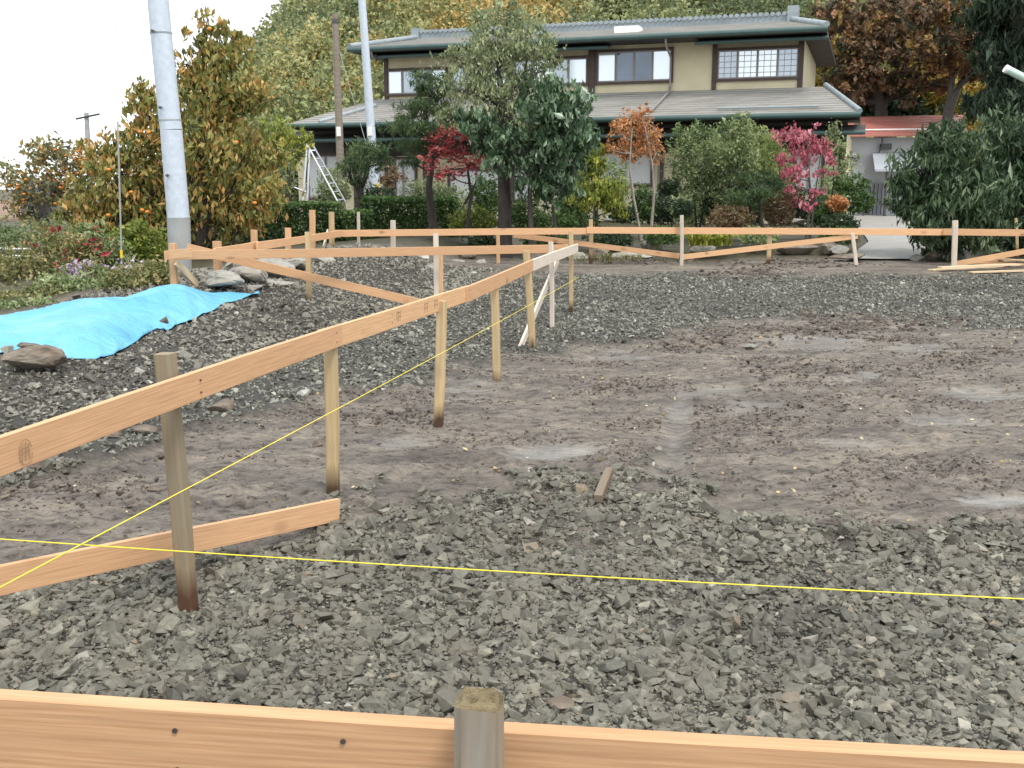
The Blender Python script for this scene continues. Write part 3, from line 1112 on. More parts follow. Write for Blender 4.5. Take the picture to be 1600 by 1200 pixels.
# stones along the foot of the bank, under the left row
for i, (lb, px, py, rx, ry, mt) in enumerate((
        ('pale stone alone on the bank above the old grey stake', 219, 587, 10, 8, 'boulder'),
        ('large dark stone under the left board, right of the old grey stake', 342, 652, 24, 14, 'boulder_brown'),
        ('dark stone half sunk in mud left of the old grey stake', 225, 684, 20, 11, 'boulder_brown'),
        ('brown stone under the long board, half way to the left edge', 165, 690, 24, 13, 'boulder_brown'),
        ('flat grey stone at the left edge under the long board', 12, 742, 20, 11, 'boulder'),
        ('rounded grey stone right of the flat one at the left edge', 55, 741, 14, 10, 'boulder_brown'),
        ('dark stone lowest at the left edge above the low brace', 12, 773, 13, 8, 'boulder_brown'),
        ('round pale stone at the gravel edge below the board joint', 474, 622, 11, 7, 'boulder'),
        ('dark stone in the mud beside the joint stake', 498, 702, 11, 7, 'boulder_brown'),
        ('rusty brown stone in the mud above the low brace', 238, 770, 13, 6, 'boulder_brown'),
        ('long flat stone in the mud beyond the wheel rut', 1172, 546, 14, 6, 'boulder'),
        ('brownish stone left of the flat one under the long board', 112, 700, 18, 10, 'boulder_brown'),
        ('pale grey stone at the foot of the old grey stake, right side', 328, 881, 11, 9, 'boulder'),
        ('dark grey stone at the foot of the old grey stake, left side', 283, 968, 15, 9, 'boulder_brown'),
        ('round tan stone lying in the near gravel below the middle of the string', 706, 951, 11, 11, 'boulder'),
        ('whitish chip on the near gravel, right of the muddy timber', 1181, 821, 9, 7, 'boulder'),
        ('bright broken stone in the near gravel at the lower right', 1418, 1003, 19, 9, 'boulder'),
        ('grey broken stone near the bottom right, beside the bright one', 1466, 1016, 18, 14, 'boulder'),
        ('white streaked stone at the right edge of the near gravel', 1580, 1027, 22, 9, 'boulder'),
        ('pale stone in the near gravel above the right part of the nearest board', 1152, 1042, 15, 17, 'boulder'),
        ('brown stone by the nearest board, right of the frayed post', 876, 1126, 22, 11, 'boulder_brown'),
        ('grey slab stone in the near gravel, above the frayed post', 955, 1068, 26, 13, 'boulder'))):
    big = py < 800
    o = boulder(lb, px, py, rx, ry, None, mt, 'stone', name='stone', seed=20 + i, tint=.15 if mt == 'boulder' else .25)
    if lb.startswith(('bright', 'white', 'whitish', 'pale', 'round pale')):
        for a_ in o.data.attributes['tint'].data:
            a_.value += .5
    if mt == 'boulder' and py > 780:
        o.data.materials[0] = M['gravel_far']
# stone wall and edging
k = 100
for i, (px, py, rx, ry, Y) in enumerate(((345, 437, 30, 14, 12.6), (385, 428, 34, 17, 12.9), (425, 418, 30, 15, 13.4), (368, 452, 40, 8, 12.4), (462, 412, 26, 11, 13.9), (498, 405, 22, 11, 14.6), (524, 404, 18, 10, 15.2), (405, 444, 44, 9, 12.9))):
    boulder(('low whitish stone of the old wall, behind the tip of the tarp', 'pale block of the old wall under the side boards', 'rounded pale block of the old wall between two orange stakes', 'flat light slab lying along the foot of the old wall',
             'pale grey block below the second orange stake of the side row', 'block of the old wall behind the tallest stake', 'last block of the old wall by the back corner', 'long light slab on the bank in front of the old wall')[i],
            px, py, rx * 1.15, ry * 1.05, 5.5 / (math.sin(TH) - (px - 800) / FPX * 1.02 * math.cos(TH)), 'boulder', 'boulder', 'pale blocks of the old garden wall', seed=k + i, tint=.5)
for i, (lb, px, py, rx, ry, Y) in enumerate((
        ('broad pale boulder at the right foot of the gravel hump', 655, 409, 20, 12, 16.6), ('whitish boulder beside the white crossing stakes', 672, 425, 22, 10, 15.8),
        ('grey boulder between the hump and the big tree', 712, 415, 18, 11, 17.4), ('squat grey boulder before the big tree', 748, 416, 20, 12, 17.4), ('darker boulder at the roots of the big tree', 730, 398, 16, 9, 18.0),
        ('rounded brown grey boulder left of the corner stake', 838, 400, 26, 9, 18.2), ('grey boulder behind the corner stake', 902, 402, 22, 8, 18.2), ('flat grey stone slab by the garden edge under the brace', 980, 400, 40, 6, 18.4),
        ('dark boulder right of the flat slab', 935, 396, 18, 8, 18.8), ('large dark boulder behind the stake before the pink tree', 1250, 388, 34, 12, 18.6), ('mossy boulder beside the large dark one', 1298, 388, 18, 11, 18.6),
        ('boulder at the left corner of the driveway', 1318, 392, 20, 9, 18.4), ('small pale boulder at the right corner of the driveway', 1432, 404, 14, 7, 18.0), ('boulder under the right dark bush', 1465, 400, 16, 9, 18.0),
        ('round boulder below the yellow grass clump', 1100, 390, 22, 8, 18.8), ('grey boulder left of the yellow grass clump', 1020, 382, 18, 10, 19.2), ('pale flat stone in the garden behind the back board', 1235, 347, 28, 6, 21),
        ('pale stone among the shrubs before the house', 968, 342, 26, 6, 22), ('grey stone beside the pale stake on the right', 1500, 398, 20, 8, 18.0), ('long dark stone at the edge of the mud before the driveway', 1330, 402, 30, 6, 17.7),
        ('white flat stone lying alone on the brown earth', 1102, 429, 10, 3, 15.6))):
    boulder(lb, px, py, rx, ry, Y, 'boulder' if 'dark' not in lb and 'brown' not in lb else 'boulder_brown', 'boulder', 'boulders edging the garden' if i < 20 else None, seed=140 + i)

# ------------------------------------------------------------------ driveway and far ground
M['concrete'] = mat_plain('driveway_concrete', (.29, .285, .275), .8, .15, 3, bmp=.2, dirt=(.28, .26, .22))
dq = []
for t in np.linspace(0, 1, 14):
    lx, rx_ = np.interp(t, [0, .3, 1], [1326, 1358, 1318]), np.interp(t, [0, .3, 1], [1436, 1456, 1470])
    Y = 18.0 + 25 * t ** 1.6
    for px in np.linspace(lx, rx_, 5):
        x = float((px - 800) / FPX * (Y * CP + 1.0 * SP))
        dq.append((x, Y, float(detail_h(x, Y)) + .035))
di = np.arange(14 * 5).reshape(14, 5)
tag(npmesh('driveway', dq, np.stack([di[:-1, :-1], di[:-1, 1:], di[1:, 1:], di[1:, :-1]], -1).reshape(-1, 4), M['concrete'], smooth=True), kind='structure')

# ------------------------------------------------------------------ poles and wires
M['galv'] = mat_plain('galvanised_pole', (.52, .58, .66), .5, .10, 14)
M['pole_conc'] = mat_plain('pole_concrete', (.33, .345, .35), .8, .12, 4, bmp=.2, dirt=(.33, .33, .31))
M['steel_dark'] = mat_plain('dark_bolt', (.07, .07, .07), .5, .1, 20)
M['white_paint'] = mat_plain('white_label', (.8, .8, .79), .5, .05, 20)
M['yellow'] = mat_plain('yellow_guard', (.75, .52, .03), .5, .08, 10)
M['wire'] = mat_plain('grey_wire', (.32, .33, .34), .5, .1, 10)


def linepts(a, b, Y, n=2, Y2=None):
    Y2 = Y if Y2 is None else Y2
    return [at_y(a[0] + (b[0] - a[0]) * t, a[1] + (b[1] - a[1]) * t, Y + (Y2 - Y) * t) for t in np.linspace(0, 1, n)]


PY = 13.5
bp = empty('utility_pole', at_y(284, 452, PY))
tag(bp, 'thick pale galvanised utility pole leaning left behind the blue tarp', 'utility pole')
r0 = 17.5 * PY / FPX
cuts = [(282.5, 443), (279, 341), (267.5, 203), (265.5, 188), (251.5, 52), (233, -160)]
rad = [16.5, 16.8, 16.3, 16.2, 15.6, 14.2]
names = ['concrete_sleeve', 'pole_section', 'collar', 'pole_section', 'pole_section']
for i, nm in enumerate(names):
    a, b = at_y(*cuts[i], PY), at_y(*cuts[i + 1], PY)
    k1 = (rad[i] + (0.6 if i in (0,) else 0.12 if i == 2 else 0)) * PY / FPX
    k2 = (rad[i + 1] + (0.6 if i in (0,) else 0.12 if i == 2 else 0)) * PY / FPX
    if i == 0:
        a = a + (a - b).normalized() * .4
    mb = MB()
    mb.tube([a, a.lerp(b, .5), b - (b - a).normalized() * .004], [k1, (k1 + k2) / 2, k2], 32)
    mb.build(nm, M['pole_conc'] if i == 0 else M['galv'], bp, smooth=True)
    if i in (1, 3, 4):
        c = a
        rb = MB()
        rb.tube([c - (b - a).normalized() * .008, c + (b - a).normalized() * .01], [k1 + .005, k1 + .005], 32)
        rb.build('joint_ring', M['pole_conc'], bp)
for px, py in ((239, 48), (251, 167.5), (262, 273.5)):
    q = at_y(px, py, PY - .155)
    mb = MB()
    mb.tube([q + Vector((0, .03, 0)), q + Vector((0, -.025, 0))], .012, 8)
    mb.tube([q + Vector((0, -.025, -.006)), q + Vector((0, -.035, -.006))], .02, 6)
    mb.build('step_bolt', M['steel_dark'], bp)

mp_ = empty('utility_pole', at_y(586, 325, 27))
tag(mp_, 'slim grey metal utility pole standing before the house beside the wooden one', 'utility pole')
mb = MB()
mb.tube(linepts((588.5, 330), (558, -110), 27, 4), [.115, .105, .095, .085], 20)
mb.build('shaft', M['galv'], mp_, smooth=True)
mb = MB()
q = at_y(578, 205, 26.87)
mb.hexa([q + Vector((x, y, z)) for z in (-.11, .11) for x, y in ((-.06, -.01), (.05, -.01), (.05, .03), (-.06, .03))])
mb.build('label_plate', M['white_paint'], mp_)
wp = empty('utility_pole', at_y(535, 334, 26))
tag(wp, 'weathered wooden utility pole, shorter than the grey metal one beside it', 'utility pole')
mb = MB()
mb.tube(linepts((535, 340), (523.5, 22), 26, 5), [.095, .093, .088, .082, .07], 16)
mb.build('shaft', M['pole_wood'], wp, smooth=True)
mb = MB()
q = at_y(529, 205.5, 25.88)
mb.hexa([q + Vector((x, y, z)) for z in (-.11, .11) for x, y in ((-.05, -.01), (.05, -.01), (.05, .03), (-.05, .03))])
mb.build('label_plate', M['white_paint'], wp)
mb = MB()
mb.tube(linepts((524.2, 36), (523.9, 30), 26, 2), .09, 16)
mb.build('top_band', M['steel_dark'], wp)
gw_ = empty('guy_wire', at_y(599, 318, 25.5))
tag(gw_, 'thin guy wire slanting from the wooden pole with a yellow guard at its foot', 'guy wire')
MB().tube(linepts((528, 72), (599, 318), 26, 2, 25.5), .008, 5).build('cable', M['wire'], gw_)
MB().tube(linepts((590, 287), (598.5, 316), 25.56, 2, 25.5), .045, 10).build('guard', M['yellow'], gw_, smooth=True)
sw = empty('guy_wire', at_y(190, 420, 12.5))
tag(sw, 'thin grey stay cable hanging nearly upright left of the big pole', 'guy wire')
MB().tube(linepts((178, -60), (184, 190), 12.5), .0035, 5).build('cable', M['wire'], sw)
MB().tube(linepts((184, 190), (190.5, 425), 12.5), .010, 6).build('cable_sleeve', M['wire'], sw)
MB().tube(linepts((189.4, 391), (189.9, 403), 12.49), .016, 8).build('clamp', M['yellow'], sw)
fp = tag(MB().tube(linepts((143, 330), (135, 176), 45, 3), [.13, .11, .09], 10).build('utility_pole', M['pole_conc'], smooth=True), 'distant dark utility pole at the far left beyond the fruit trees', 'utility pole')
xa = at_y(137, 182, 44.9)
cr = MB().tube([xa + Vector((-.5, 0, -.1)), xa + Vector((.5, 0, .1))], .04, 6).build('crossarm', M['steel_dark'])
cr.parent = fp
tag(MB().tube([at_y(136, 178, 45), at_y(60, 196, 60), at_y(-60, 180, 80)], .015, 4).build('overhead_wire', M['wire']), 'thin overhead wire running left from the distant utility pole', 'wire')

# ------------------------------------------------------------------ far left: house, rail
M['roof_brown'] = mat_plain('brown_roof', (.28, .19, .15), .7, .2, 3)
M['dark_wall'] = mat_plain('dark_timber_wall', (.045, .04, .045), .8, .2, 2)
lh = empty('cottage', at_y(40, 385, 32))
tag(lh, 'low house with brown roof and dark walls at the left edge', 'house')
a0, a1 = at_y(-90, 350, 32), at_y(118, 347, 33)
r0_, r1_ = at_y(-90, 322, 36), at_y(96, 319, 37)
mb = MB()
mb.hexa([a0, a1, r1_, r0_, a0 + Vector((0, 0, .14)), a1 + Vector((0, 0, .14)), r1_ + Vector((0, 0, .14)), r0_ + Vector((0, 0, .14))])
for t in np.linspace(.05, .95, 9):
    p, q = a0.lerp(r0_, t), a1.lerp(r1_, t)
    mb.tube([p + Vector((0, 0, .15)), q + Vector((0, 0, .15))], .03, 4)
mb.build('roof', M['roof_brown'], lh)
mb = MB()
g0, g1 = Vector((a0.x + .5, 32.9, .2)), Vector((a1.x - .7, 33.6, .2))
mb.hexa([g0, g1, g1 + Vector((0, 4, 0)), g0 + Vector((0, 4, 0))] + [p + Vector((0, 0, a0.z - .15)) for p in (g0, g1, g1 + Vector((0, 4, 0)), g0 + Vector((0, 4, 0)))])
mb.build('wall', M['dark_wall'], lh)
M['win_dark'] = mat_plain('dark_window', (.12, .14, .18), .15, .1, 3)
for t in (.55, .75):
    p = g0.lerp(g1, t) + Vector((0, -.03, .5))
    w = MB()
    w.hexa([p + Vector((x, y, z)) for z in (0, 1) for x, y in ((0, 0), (.75, .08), (.75, .12), (0, .05))])
    w.build('window', M['win_dark'], lh)
mb = MB()
fr = empty('garden_rail', at_y(61, 450, 14.2))
tag(fr, 'low white garden rail with a thin grey post at the left edge', 'rail')
MB().tube(linepts((63, 455), (61, 374), 14.2), .014, 8).build('post', M['wire'], fr)
MB().tube(linepts((-60, 398), (58, 401), 14.3), .016, 8).build('rail', M['white_paint'], fr)
MB().tube(linepts((-60, 388), (48, 389), 15.3), .014, 8).build('rail', M['white_paint'], fr)
mb = MB()
ls = empty('street_lamp', at_y(1660, 330, 12))
tag(ls, 'pale green lamp arm entering the photo at the upper right edge', 'street lamp')
MB().tube(linepts((1573, 108), (1700, 172), 12, 3), [.042, .042, .042], 16).build('arm', mat_plain('pale_green_paint', (.5, .66, .58), .4, .05, 8), ls, smooth=True)
MB().tube(linepts((1700, 420), (1692, 160), 12, 3), .055, 14).build('pole', M['galv'], ls, smooth=True)
mb = MB()
q = at_y(1574.5, 109, 12)
MB().tube([q, q + Vector((-.03, 0, .015))], .045, 16).build('end_cap', M['white_paint'], ls)

# ------------------------------------------------------------------ the house
Rw = at_y(1253, 130, 33.0)
R0 = Vector((Rw.x, 33.0, 0))
AX = Vector((-math.sin(math.radians(71.5)), math.cos(math.radians(71.5)), 0))   # along the front, to the left
BX = Vector((math.cos(math.radians(71.5)), math.sin(math.radians(71.5)), 0))    # backwards into the house


def H(s, b, z):
    return R0 + AX * s + BX * b + Vector((0, 0, z))


def hp(px, py, b=0.0):
    d = ray(px, py)
    o = R0 + BX * b - Vector((0, 0, EYE))
    t = o.dot(BX) / d.dot(BX)
    p = Vector((0, 0, EYE)) + d * t
    return (p - R0).dot(AX), p.z


def hbox(mb, s0, s1, b0, b1, z0, z1):
    mb.hexa([H(s, b, z) for z in (z0, z1) for s, b in ((s0, b0), (s1, b0), (s1, b1), (s0, b1))])
    return mb


def mat_wall():
    m, nt, b, L = newmat('mustard_plaster')
    tc = N(nt, 'ShaderNodeTexCoord')
    n = noise(nt, .9, 6, tc.outputs['Object'], .65)
    r = ramp(nt, [(.3, (.58, .51, .345)), (.7, (.72, .645, .46))], n.outputs[0])
    L.new(r.outputs[0], b.inputs['Base Color'])
    b.inputs['Roughness'].default_value = .9
    n2 = noise(nt, 60, 3, tc.outputs['Object'])
    bump(nt, b, n2.outputs[0], .3, .01)
    return m


M['plaster'] = mat_wall()
M['timber_dark'] = mat_plain('dark_brown_timber', (.075, .05, .04), .65, .2, 4)
M['timber_soffit'] = mat_plain('soffit_timber', (.05, .042, .042), .8, .2, 3)
M['gutter'] = mat_plain('dark_green_gutter', (.055, .10, .095), .35, .12, 3)


def mat_roof(name, lo, hi):
    m, nt, b, L = newmat(name)
    tc = N(nt, 'ShaderNodeTexCoord')
    mp = N(nt, 'ShaderNodeMapping')
    mp.inputs['Rotation'].default_value = (0, 0, math.radians(18.5))
    mp.inputs['Scale'].default_value = (.5, 3, 6)
    L.new(tc.outputs['Object'], mp.inputs[0])
    n = noise(nt, 1.1, 6, mp.outputs[0], .65)
    r = ramp(nt, [(.3, lo), (.7, hi)], n.outputs[0])
    L.new(r.outputs[0], b.inputs['Base Color'])
    b.inputs['Roughness'].default_value = .5
    return m


M['roof'] = mat_roof('slate_roof', (.23, .22, .205), (.36, .345, .325))
M['tile'] = mat_roof('ridge_tile', (.20, .24, .26), (.32, .36, .39))
M['sash'] = mat_plain('aluminium_sash', (.30, .27, .27), .4, .08, 10)
M['pane_white'] = mat_plain('bright_pane', (.80, .86, .92), .08, .04, 1.2, spec=.8, metallic=.5)  # pale colour stands for reflected sky and the white screens behind
M['pane_grey'] = mat_plain('grey_pane', (.44, .50, .57), .06, .12, .8, spec=.9, metallic=.4)
M['pane_dark'] = mat_plain('dark_pane', (.15, .19, .25), .04, .3, .6, spec=1.0, metallic=.4)
M['shoji'] = mat_plain('white_screen', (.66, .67, .68), .55, .06, 1.5)

sL, _ = hp(602, 120)
_, zsill = hp(1253, 136)
zeU = hp(920, 57, -1.1)[1]
house = empty('house', H(sL / 2, 2, .4))
tag(house, 'two storey mustard plastered house with slate roofs behind the garden', 'house')
zW = zeU + .05
hbox(MB(), 0, sL, 0, 7.5, 2.6, zW).build('wall', M['plaster'], house)
# corner posts and pillar
for s0, s1 in ((-.02, .14), (sL - .12, sL + .02), (hp(930, 100)[0], hp(920, 100)[0]), (hp(1120, 100)[0], hp(1113, 100)[0])):
    hbox(MB(), s0, s1, -.06, .05, zsill - .1, zW).build('corner_post', M['timber_dark'], house)


def strip_roof(mb, e0, e1, r0, r1, rows=11, th=.05):
    """a slope of overlapping courses from eave e0-e1 up to r0-r1"""
    for k in range(rows):
        t0, t1 = k / rows, (k + 1.12) / rows
        a, b = e0.lerp(r0, t0), e1.lerp(r1, t0)
        c, d = e1.lerp(r1, min(t1, 1)), e0.lerp(r0, min(t1, 1))
        up = Vector((0, 0, th))
        mb.hexa([a, b, c, d, a + up, b + up, c + Vector((0, 0, .012)), d + Vector((0, 0, .012))])
    return mb


# upper roof
sE0, zE0 = hp(1292, 40, -1.1)
sE1, zE1 = hp(546, 75, -1.1)
zE = (zE0 + zE1) / 2 - .05
sR0, zR0 = hp(1236, 22, 3.2)
sR1, zR1 = hp(654, 50, 3.2)
zR = (zR0 + zR1) / 2 - .28
e0, e1 = H(sE0, -1.1, zE), H(sE1, -1.1, zE)
k0, k1 = H(sR0, 3.2, zR), H(sR1, 3.2, zR)
bk0, bk1 = H(sE0, 8.4, zE), H(sE1, 8.4, zE)
mb = MB()
strip_roof(mb, e0, e1, k0, k1, 12, .06)
mb.poly([bk0, k0, k1, bk1]).poly([e0, bk0, k0]).poly([e1, k1, bk1])
urf = mb.build('roof', M['roof'], house)
mb = MB()
hbox(mb, sE0, sE1, -1.12, 8.4, zE - .10, zE - .01)
mb.build('soffit', M['timber_soffit'], house)
mb = MB()
hbox(mb, sR0 - .15, sR1 + .15, 3.05, 3.35, zR - .05, zR + .27)
for s in np.linspace(sR0, sR1, 70):
    mb.tube([H(s, 2.98, zR + .27), H(s, 3.42, zR + .27)], .075, 6)
hbox(mb, sR0 - .25, sR0 + .1, 2.95, 3.45, zR - .02, zR + .5)
hbox(mb, sR1 - .1, sR1 + .2, 2.95, 3.45, zR - .02, zR + .4)
o = mb.build('ridge', M['tile'])
o.parent = urf


def gutter(s0, s1, b, z, r=.07, parent=house, nm='gutter'):
    mb = MB()
    mb.tube([H(s0, b, z), H(s1, b, z)], r, 8)
    return mb.build(nm, M['gutter'], parent, smooth=True)


gutter(sE0 - .03, sE1 + .03, -1.18, zE - .03, .085)
mb = MB()                                                # skylight on the upper roof
p0, z0 = hp(982, 34, .9)
tt = (.9 + 1.1) / 4.3
zz = zE + (zR - zE) * tt
hbox(mb, p0 - .4, p0 + .4, .6, 1.25, zz - .02, zz + .2)
mb.build('skylight', M['white_paint'], house)
# verge tile on the right hip
for a, b_, nm in ((e0, k0, 'hip_ridge'), (e1, k1, 'hip_ridge')):
    o = MB().tube([a + Vector((0, 0, .1)), b_ + Vector((0, 0, .12))], .09, 8).build(nm, M['tile'], smooth=True)
    o.parent = urf


def hip_pent(s0, s1, zf, depth=.75, zback=.2):
    mb = MB()
    mb.hexa([H(s0, -depth, zf), H(s1, -depth, zf), H(s1, .0, zf + zback), H(s0, .0, zf + zback), H(s0, -depth, zf + .05), H(s1, -depth, zf + .05), H(s1, .0, zf + zback + .06), H(s0, .0, zf + zback + .06)])
    o = mb.build('pent_roof', M['timber_soffit'], house)
    g = MB().tube([H(s0 - .02, -depth - .04, zf + .02), H(s1 + .02, -depth - .04, zf + .02)], .06, 8).build('gutter', M['gutter'], smooth=True)
    g.parent = o
    return o


zp = (hp(620, 92, -.75)[1] + hp(945, 72, -.75)[1]) / 2
hip_pent(hp(950, 72, -.75)[0], hp(574, 92, -.75)[0], zp)
zp2 = (hp(1090, 68, -.75)[1] + hp(1290, 61, -.75)[1]) / 2
hip_pent(hp(1293, 62, -.75)[0], hp(1087, 68, -.75)[0], zp2)
mb = MB()                                                # dark panel standing in for eave shade on the boarding above pent roof
hbox(mb, -.0, hp(1087, 60)[0], -.04, .02, zp2 + .1, zW)
hbox(mb, hp(950, 60)[0], sL, -.04, .02, zp + .1, zW)
mb.build('dark_panel', M['timber_soffit'], house)


def window(x0, x1, y0, y1, panes, b=-.05, grid=False, b_off=0.0):
    """sliding window between photograph pixels: frame part with pane and sash sub-parts"""
    xm = (x0 + x1) / 2
    s1, s0 = hp(x0, y0, b_off)[0], hp(x1, y0, b_off)[0]
    z1, z0 = hp(xm, y0, b_off)[1], hp(xm, y1, b_off)[1]
    b = b + b_off
    fw = .075
    mb = MB()
    hbox(mb, s0, s1, b - .03, b + .10, z1 - fw, z1)
    hbox(mb, s0, s1, b - .05, b + .10, z0, z0 + fw)
    hbox(mb, s0, s0 + fw, b - .027, b + .10, z0 + fw, z1 - fw)
    hbox(mb, s1 - fw, s1, b - .027, b + .10, z0 + fw, z1 - fw)
    fr = mb.build('window', M['timber_dark'], house)
    n = len(panes)
    W = (s1 - s0 - 2 * fw) / n
    for i, pn in enumerate(panes):
        a = s1 - fw - i * W
        q0, q1 = a - W, a
        sh = .012 * (i % 2)
        mb = MB()
        hbox(mb, q0 + .004, q1 - .004, b + .035 + sh, b + .045 + sh, z0 + fw + .004, z1 - fw - .004)
        p = mb.build('pane', M[pn])
        p.parent = fr
        mb = MB()
        t = .035
        hbox(mb, q0 + .004, q0 + t, b + .005 + sh, b + .03 + sh, z0 + fw + .004, z1 - fw - .004)
        hbox(mb, q1 - t, q1 - .004, b + .005 + sh, b + .03 + sh, z0 + fw + .004, z1 - fw - .004)
        hbox(mb, q0 + t, q1 - t, b + .006 + sh, b + .03 + sh, z1 - fw - .04, z1 - fw - .004)
        hbox(mb, q0 + t, q1 - t, b + .006 + sh, b + .03 + sh, z0 + fw + .004, z0 + fw + .045)
        if grid:
            for k in (1, 2):
                s = q0 + (q1 - q0) * k / 3
                hbox(mb, s - .008, s + .008, b + .02 + sh, b + .034 + sh, z0 + fw + .045, z1 - fw - .04)
            for k in (1, 2, 3, 4):
                z = z0 + fw + (z1 - z0 - 2 * fw) * k / 5
                hbox(mb, q0 + t, q1 - t, b + .021 + sh, b + .033 + sh, z - .008, z + .008)
        p = mb.build('sash', M['sash'])
        p.parent = fr
    return fr


window(603, 700, 106, 150, ['pane_white', 'pane_grey', 'pane_grey', 'pane_white'])
window(704, 795, 101, 143, ['pane_grey', 'pane_white', 'pane_grey', 'pane_white'])
window(800, 921, 89, 136, ['pane_grey', 'pane_white', 'pane_grey', 'pane_white'])
window(931, 1053, 76, 131, ['pane_white', 'pane_dark', 'pane_dark', 'pane_white'])
window(1119, 1252, 73, 126, ['pane_grey', 'pane_white', 'pane_white', 'pane_grey'], grid=True)
# downpipe on the upper wall
sd, zd = hp(1049, 60, -.1)
mb = MB().tube([H(sd, -1.1, zE - .1), H(sd, -.95, zE - .3), H(sd, -.1, zE - .55), H(sd, -.1, zsill)], .035, 8)
mb.build('downpipe', M['sash'], house, smooth=True)
sd2, zd2 = hp(588, 85, -.75)
MB().tube([H(sd2, -1.15, zE - .1), H(sd2, -1.0, zE - .35), H(sd2, -.8, zp + .08)], .035, 8).build('downpipe', M['sash'], house, smooth=True)

# lower roof
BE = -2.3
sF0, zF0 = hp(1344, 173, BE)
sF1, zF1 = hp(448, 199, BE)
zF = (zF0 + zF1) / 2
sT0 = hp(1290, 128)[0]
zT = zsill - .02
l0, l1 = H(sF0, BE, zF), H(sF1, BE, zF)
t0_, t1_ = H(sT0, .0, zT), H(sL + .25, .0, zT)
mb = MB()
strip_roof(mb, l0, l1, t0_, t1_, 12, .05)
mb.poly([l0, H(sF0, 9, zF), H(sT0, 5, zT), t0_]).poly([l1, t1_, H(sL + .25, 5, zT), H(sF1, 9, zF)])
lrf = mb.build('roof', M['roof'], house)
hh0, hh1 = hp(498, 194, BE + .05), hp(570, 168, -1.2)
o = MB().tube([H(hh0[0], BE + .1, zF + .09), H(hp(585, 160, -.9)[0], -.8, zF + (zT - zF) * .66 + .07)], .075, 8).build('hip_ridge', M['tile'], smooth=True)
o.parent = lrf
o = MB().tube([l0 + Vector((0, 0, .07)), t0_ + Vector((0, 0, .07))], .075, 8).build('hip_ridge', M['tile'], smooth=True)
o.parent = lrf
o = MB().tube([H(hp(1018, 172, -1.9)[0], -2.05, zF + (zT - zF) * .11 + .1), H(hp(1046, 146, -.3)[0], -.35, zF + (zT - zF) * .86 + .1), H(sd, -.1, zsill + .1)], .04, 8).build('roof_pipe', M['sash'], smooth=True)
o.parent = lrf
mb = MB()
tb = .12
for s in (hp(1225, 160, -1.9)[0], ):
    mb.tube([H(hp(1280, 165, -2)[0], -2.0, zF + (zT - zF) * .13 + .12), H(hp(1120, 169, -2)[0], -2.0, zF + (zT - zF) * .13 + .12)], .03, 6)
o = mb.build('snow_guard', M['tile'])
o.parent = lrf
hbox(MB(), sF0, sF1, BE - .02, .2, zF - .12, zF - .02).build('soffit', M['timber_soffit'], house)
gutter(sF0 - .03, sF1 + .03, BE - .07, zF - .03, .085)
# second, lower eave
zG = (hp(500, 226, -2.0)[1] + hp(1290, 204, -2.0)[1]) / 2
mb = MB()
g0s, g1s = hp(1352, 204, -2.0)[0], hp(440, 229, -2.0)[0]
mb.hexa([H(g0s, -2.0, zG), H(g1s, -2.0, zG), H(g1s, -1.0, zG + .22), H(g0s, -1.0, zG + .22), H(g0s, -2.0, zG + .06), H(g1s, -2.0, zG + .06), H(g1s, -1.0, zG + .3), H(g0s, -1.0, zG + .3)])
o = mb.build('pent_roof', M['timber_soffit'], house)
g = MB().tube([H(g0s, -2.06, zG + .03), H(g1s, -2.06, zG + .03)], .07, 8).build('gutter', M['gutter'], smooth=True)
g.parent = o
sGL, sGR = hp(455, 290, -1.0)[0], hp(1318, 290, -1.0)[0]
hbox(MB(), sGR, sGL, -.5, 8, .3, zG + .2).build('wall', M['plaster'], house)
hbox(MB(), sGR, sGL, -.53, -.4, zG - .45, zF - .12).build('dark_panel', M['timber_soffit'], house)
sd3, _ = hp(1023, 195, -1.9)
MB().tube([H(sd3, BE - .02, zF - .1), H(sd3, -1.95, zG + .1), H(sd3, -1.95, zG - .4), H(sd3, -1.1, zG - .7), H(sd3, -1.1, .4)], .035, 8).build('downpipe', M['sash'], house, smooth=True)
for x0, x1, y0, y1 in ((478, 540, 240, 312), (560, 605, 240, 312), (608, 652, 245, 312), (700, 790, 262, 320), (795, 830, 262, 316), (885, 918, 235, 305), (935, 1022, 235, 292), (1130, 1200, 240, 318), (1240, 1290, 232, 300)):
    window(x0, x1, y0, y1, ['shoji', 'shoji'], b_off=-.5)
for px in (545, 606, 655, 793, 925, 1028, 1205, 1312):
    s = hp(px, 280, -1.05)[0]
    hbox(MB(), s - .07, s + .07, -.57, -.49, .35, zG - .45).build('corner_post', M['timber_dark'], house)

# ------------------------------------------------------------------ outbuilding on the right
M['roof_red'] = mat_roof('red_metal_roof', (.34, .12, .095), (.46, .18, .145))
M['shed_wall'] = mat_plain('pale_grey_siding', (.50, .51, .54), .7, .06, 2)
ob = empty('outbuilding', at_y(1400, 335, 43))
tag(ob, 'pale grey outbuilding with faded red roof at the end of the driveway', 'outbuilding')
a0, a1 = at_y(1325, 214, 42), at_y(1510, 212, 42.5)
r0_, r1_ = at_y(1325, 183, 45.5), at_y(1505, 180, 46)
mb = strip_roof(MB(), a0, a1, r0_, r1_, 8, .05)
mb.build('roof', M['roof_red'], ob)
MB().tube([a0.lerp(r0_, .2) + Vector((0, 0, .1)), a1.lerp(r1_, .2) + Vector((0, 0, .1))], .035, 6).build('snow_guard', M['white_paint'], ob)
zg = .35
mb = MB()
b0, b1 = Vector((at_y(1300, 250, 43).x, 42.6, zg)), Vector((at_y(1500, 250, 43).x, 43.1, zg))
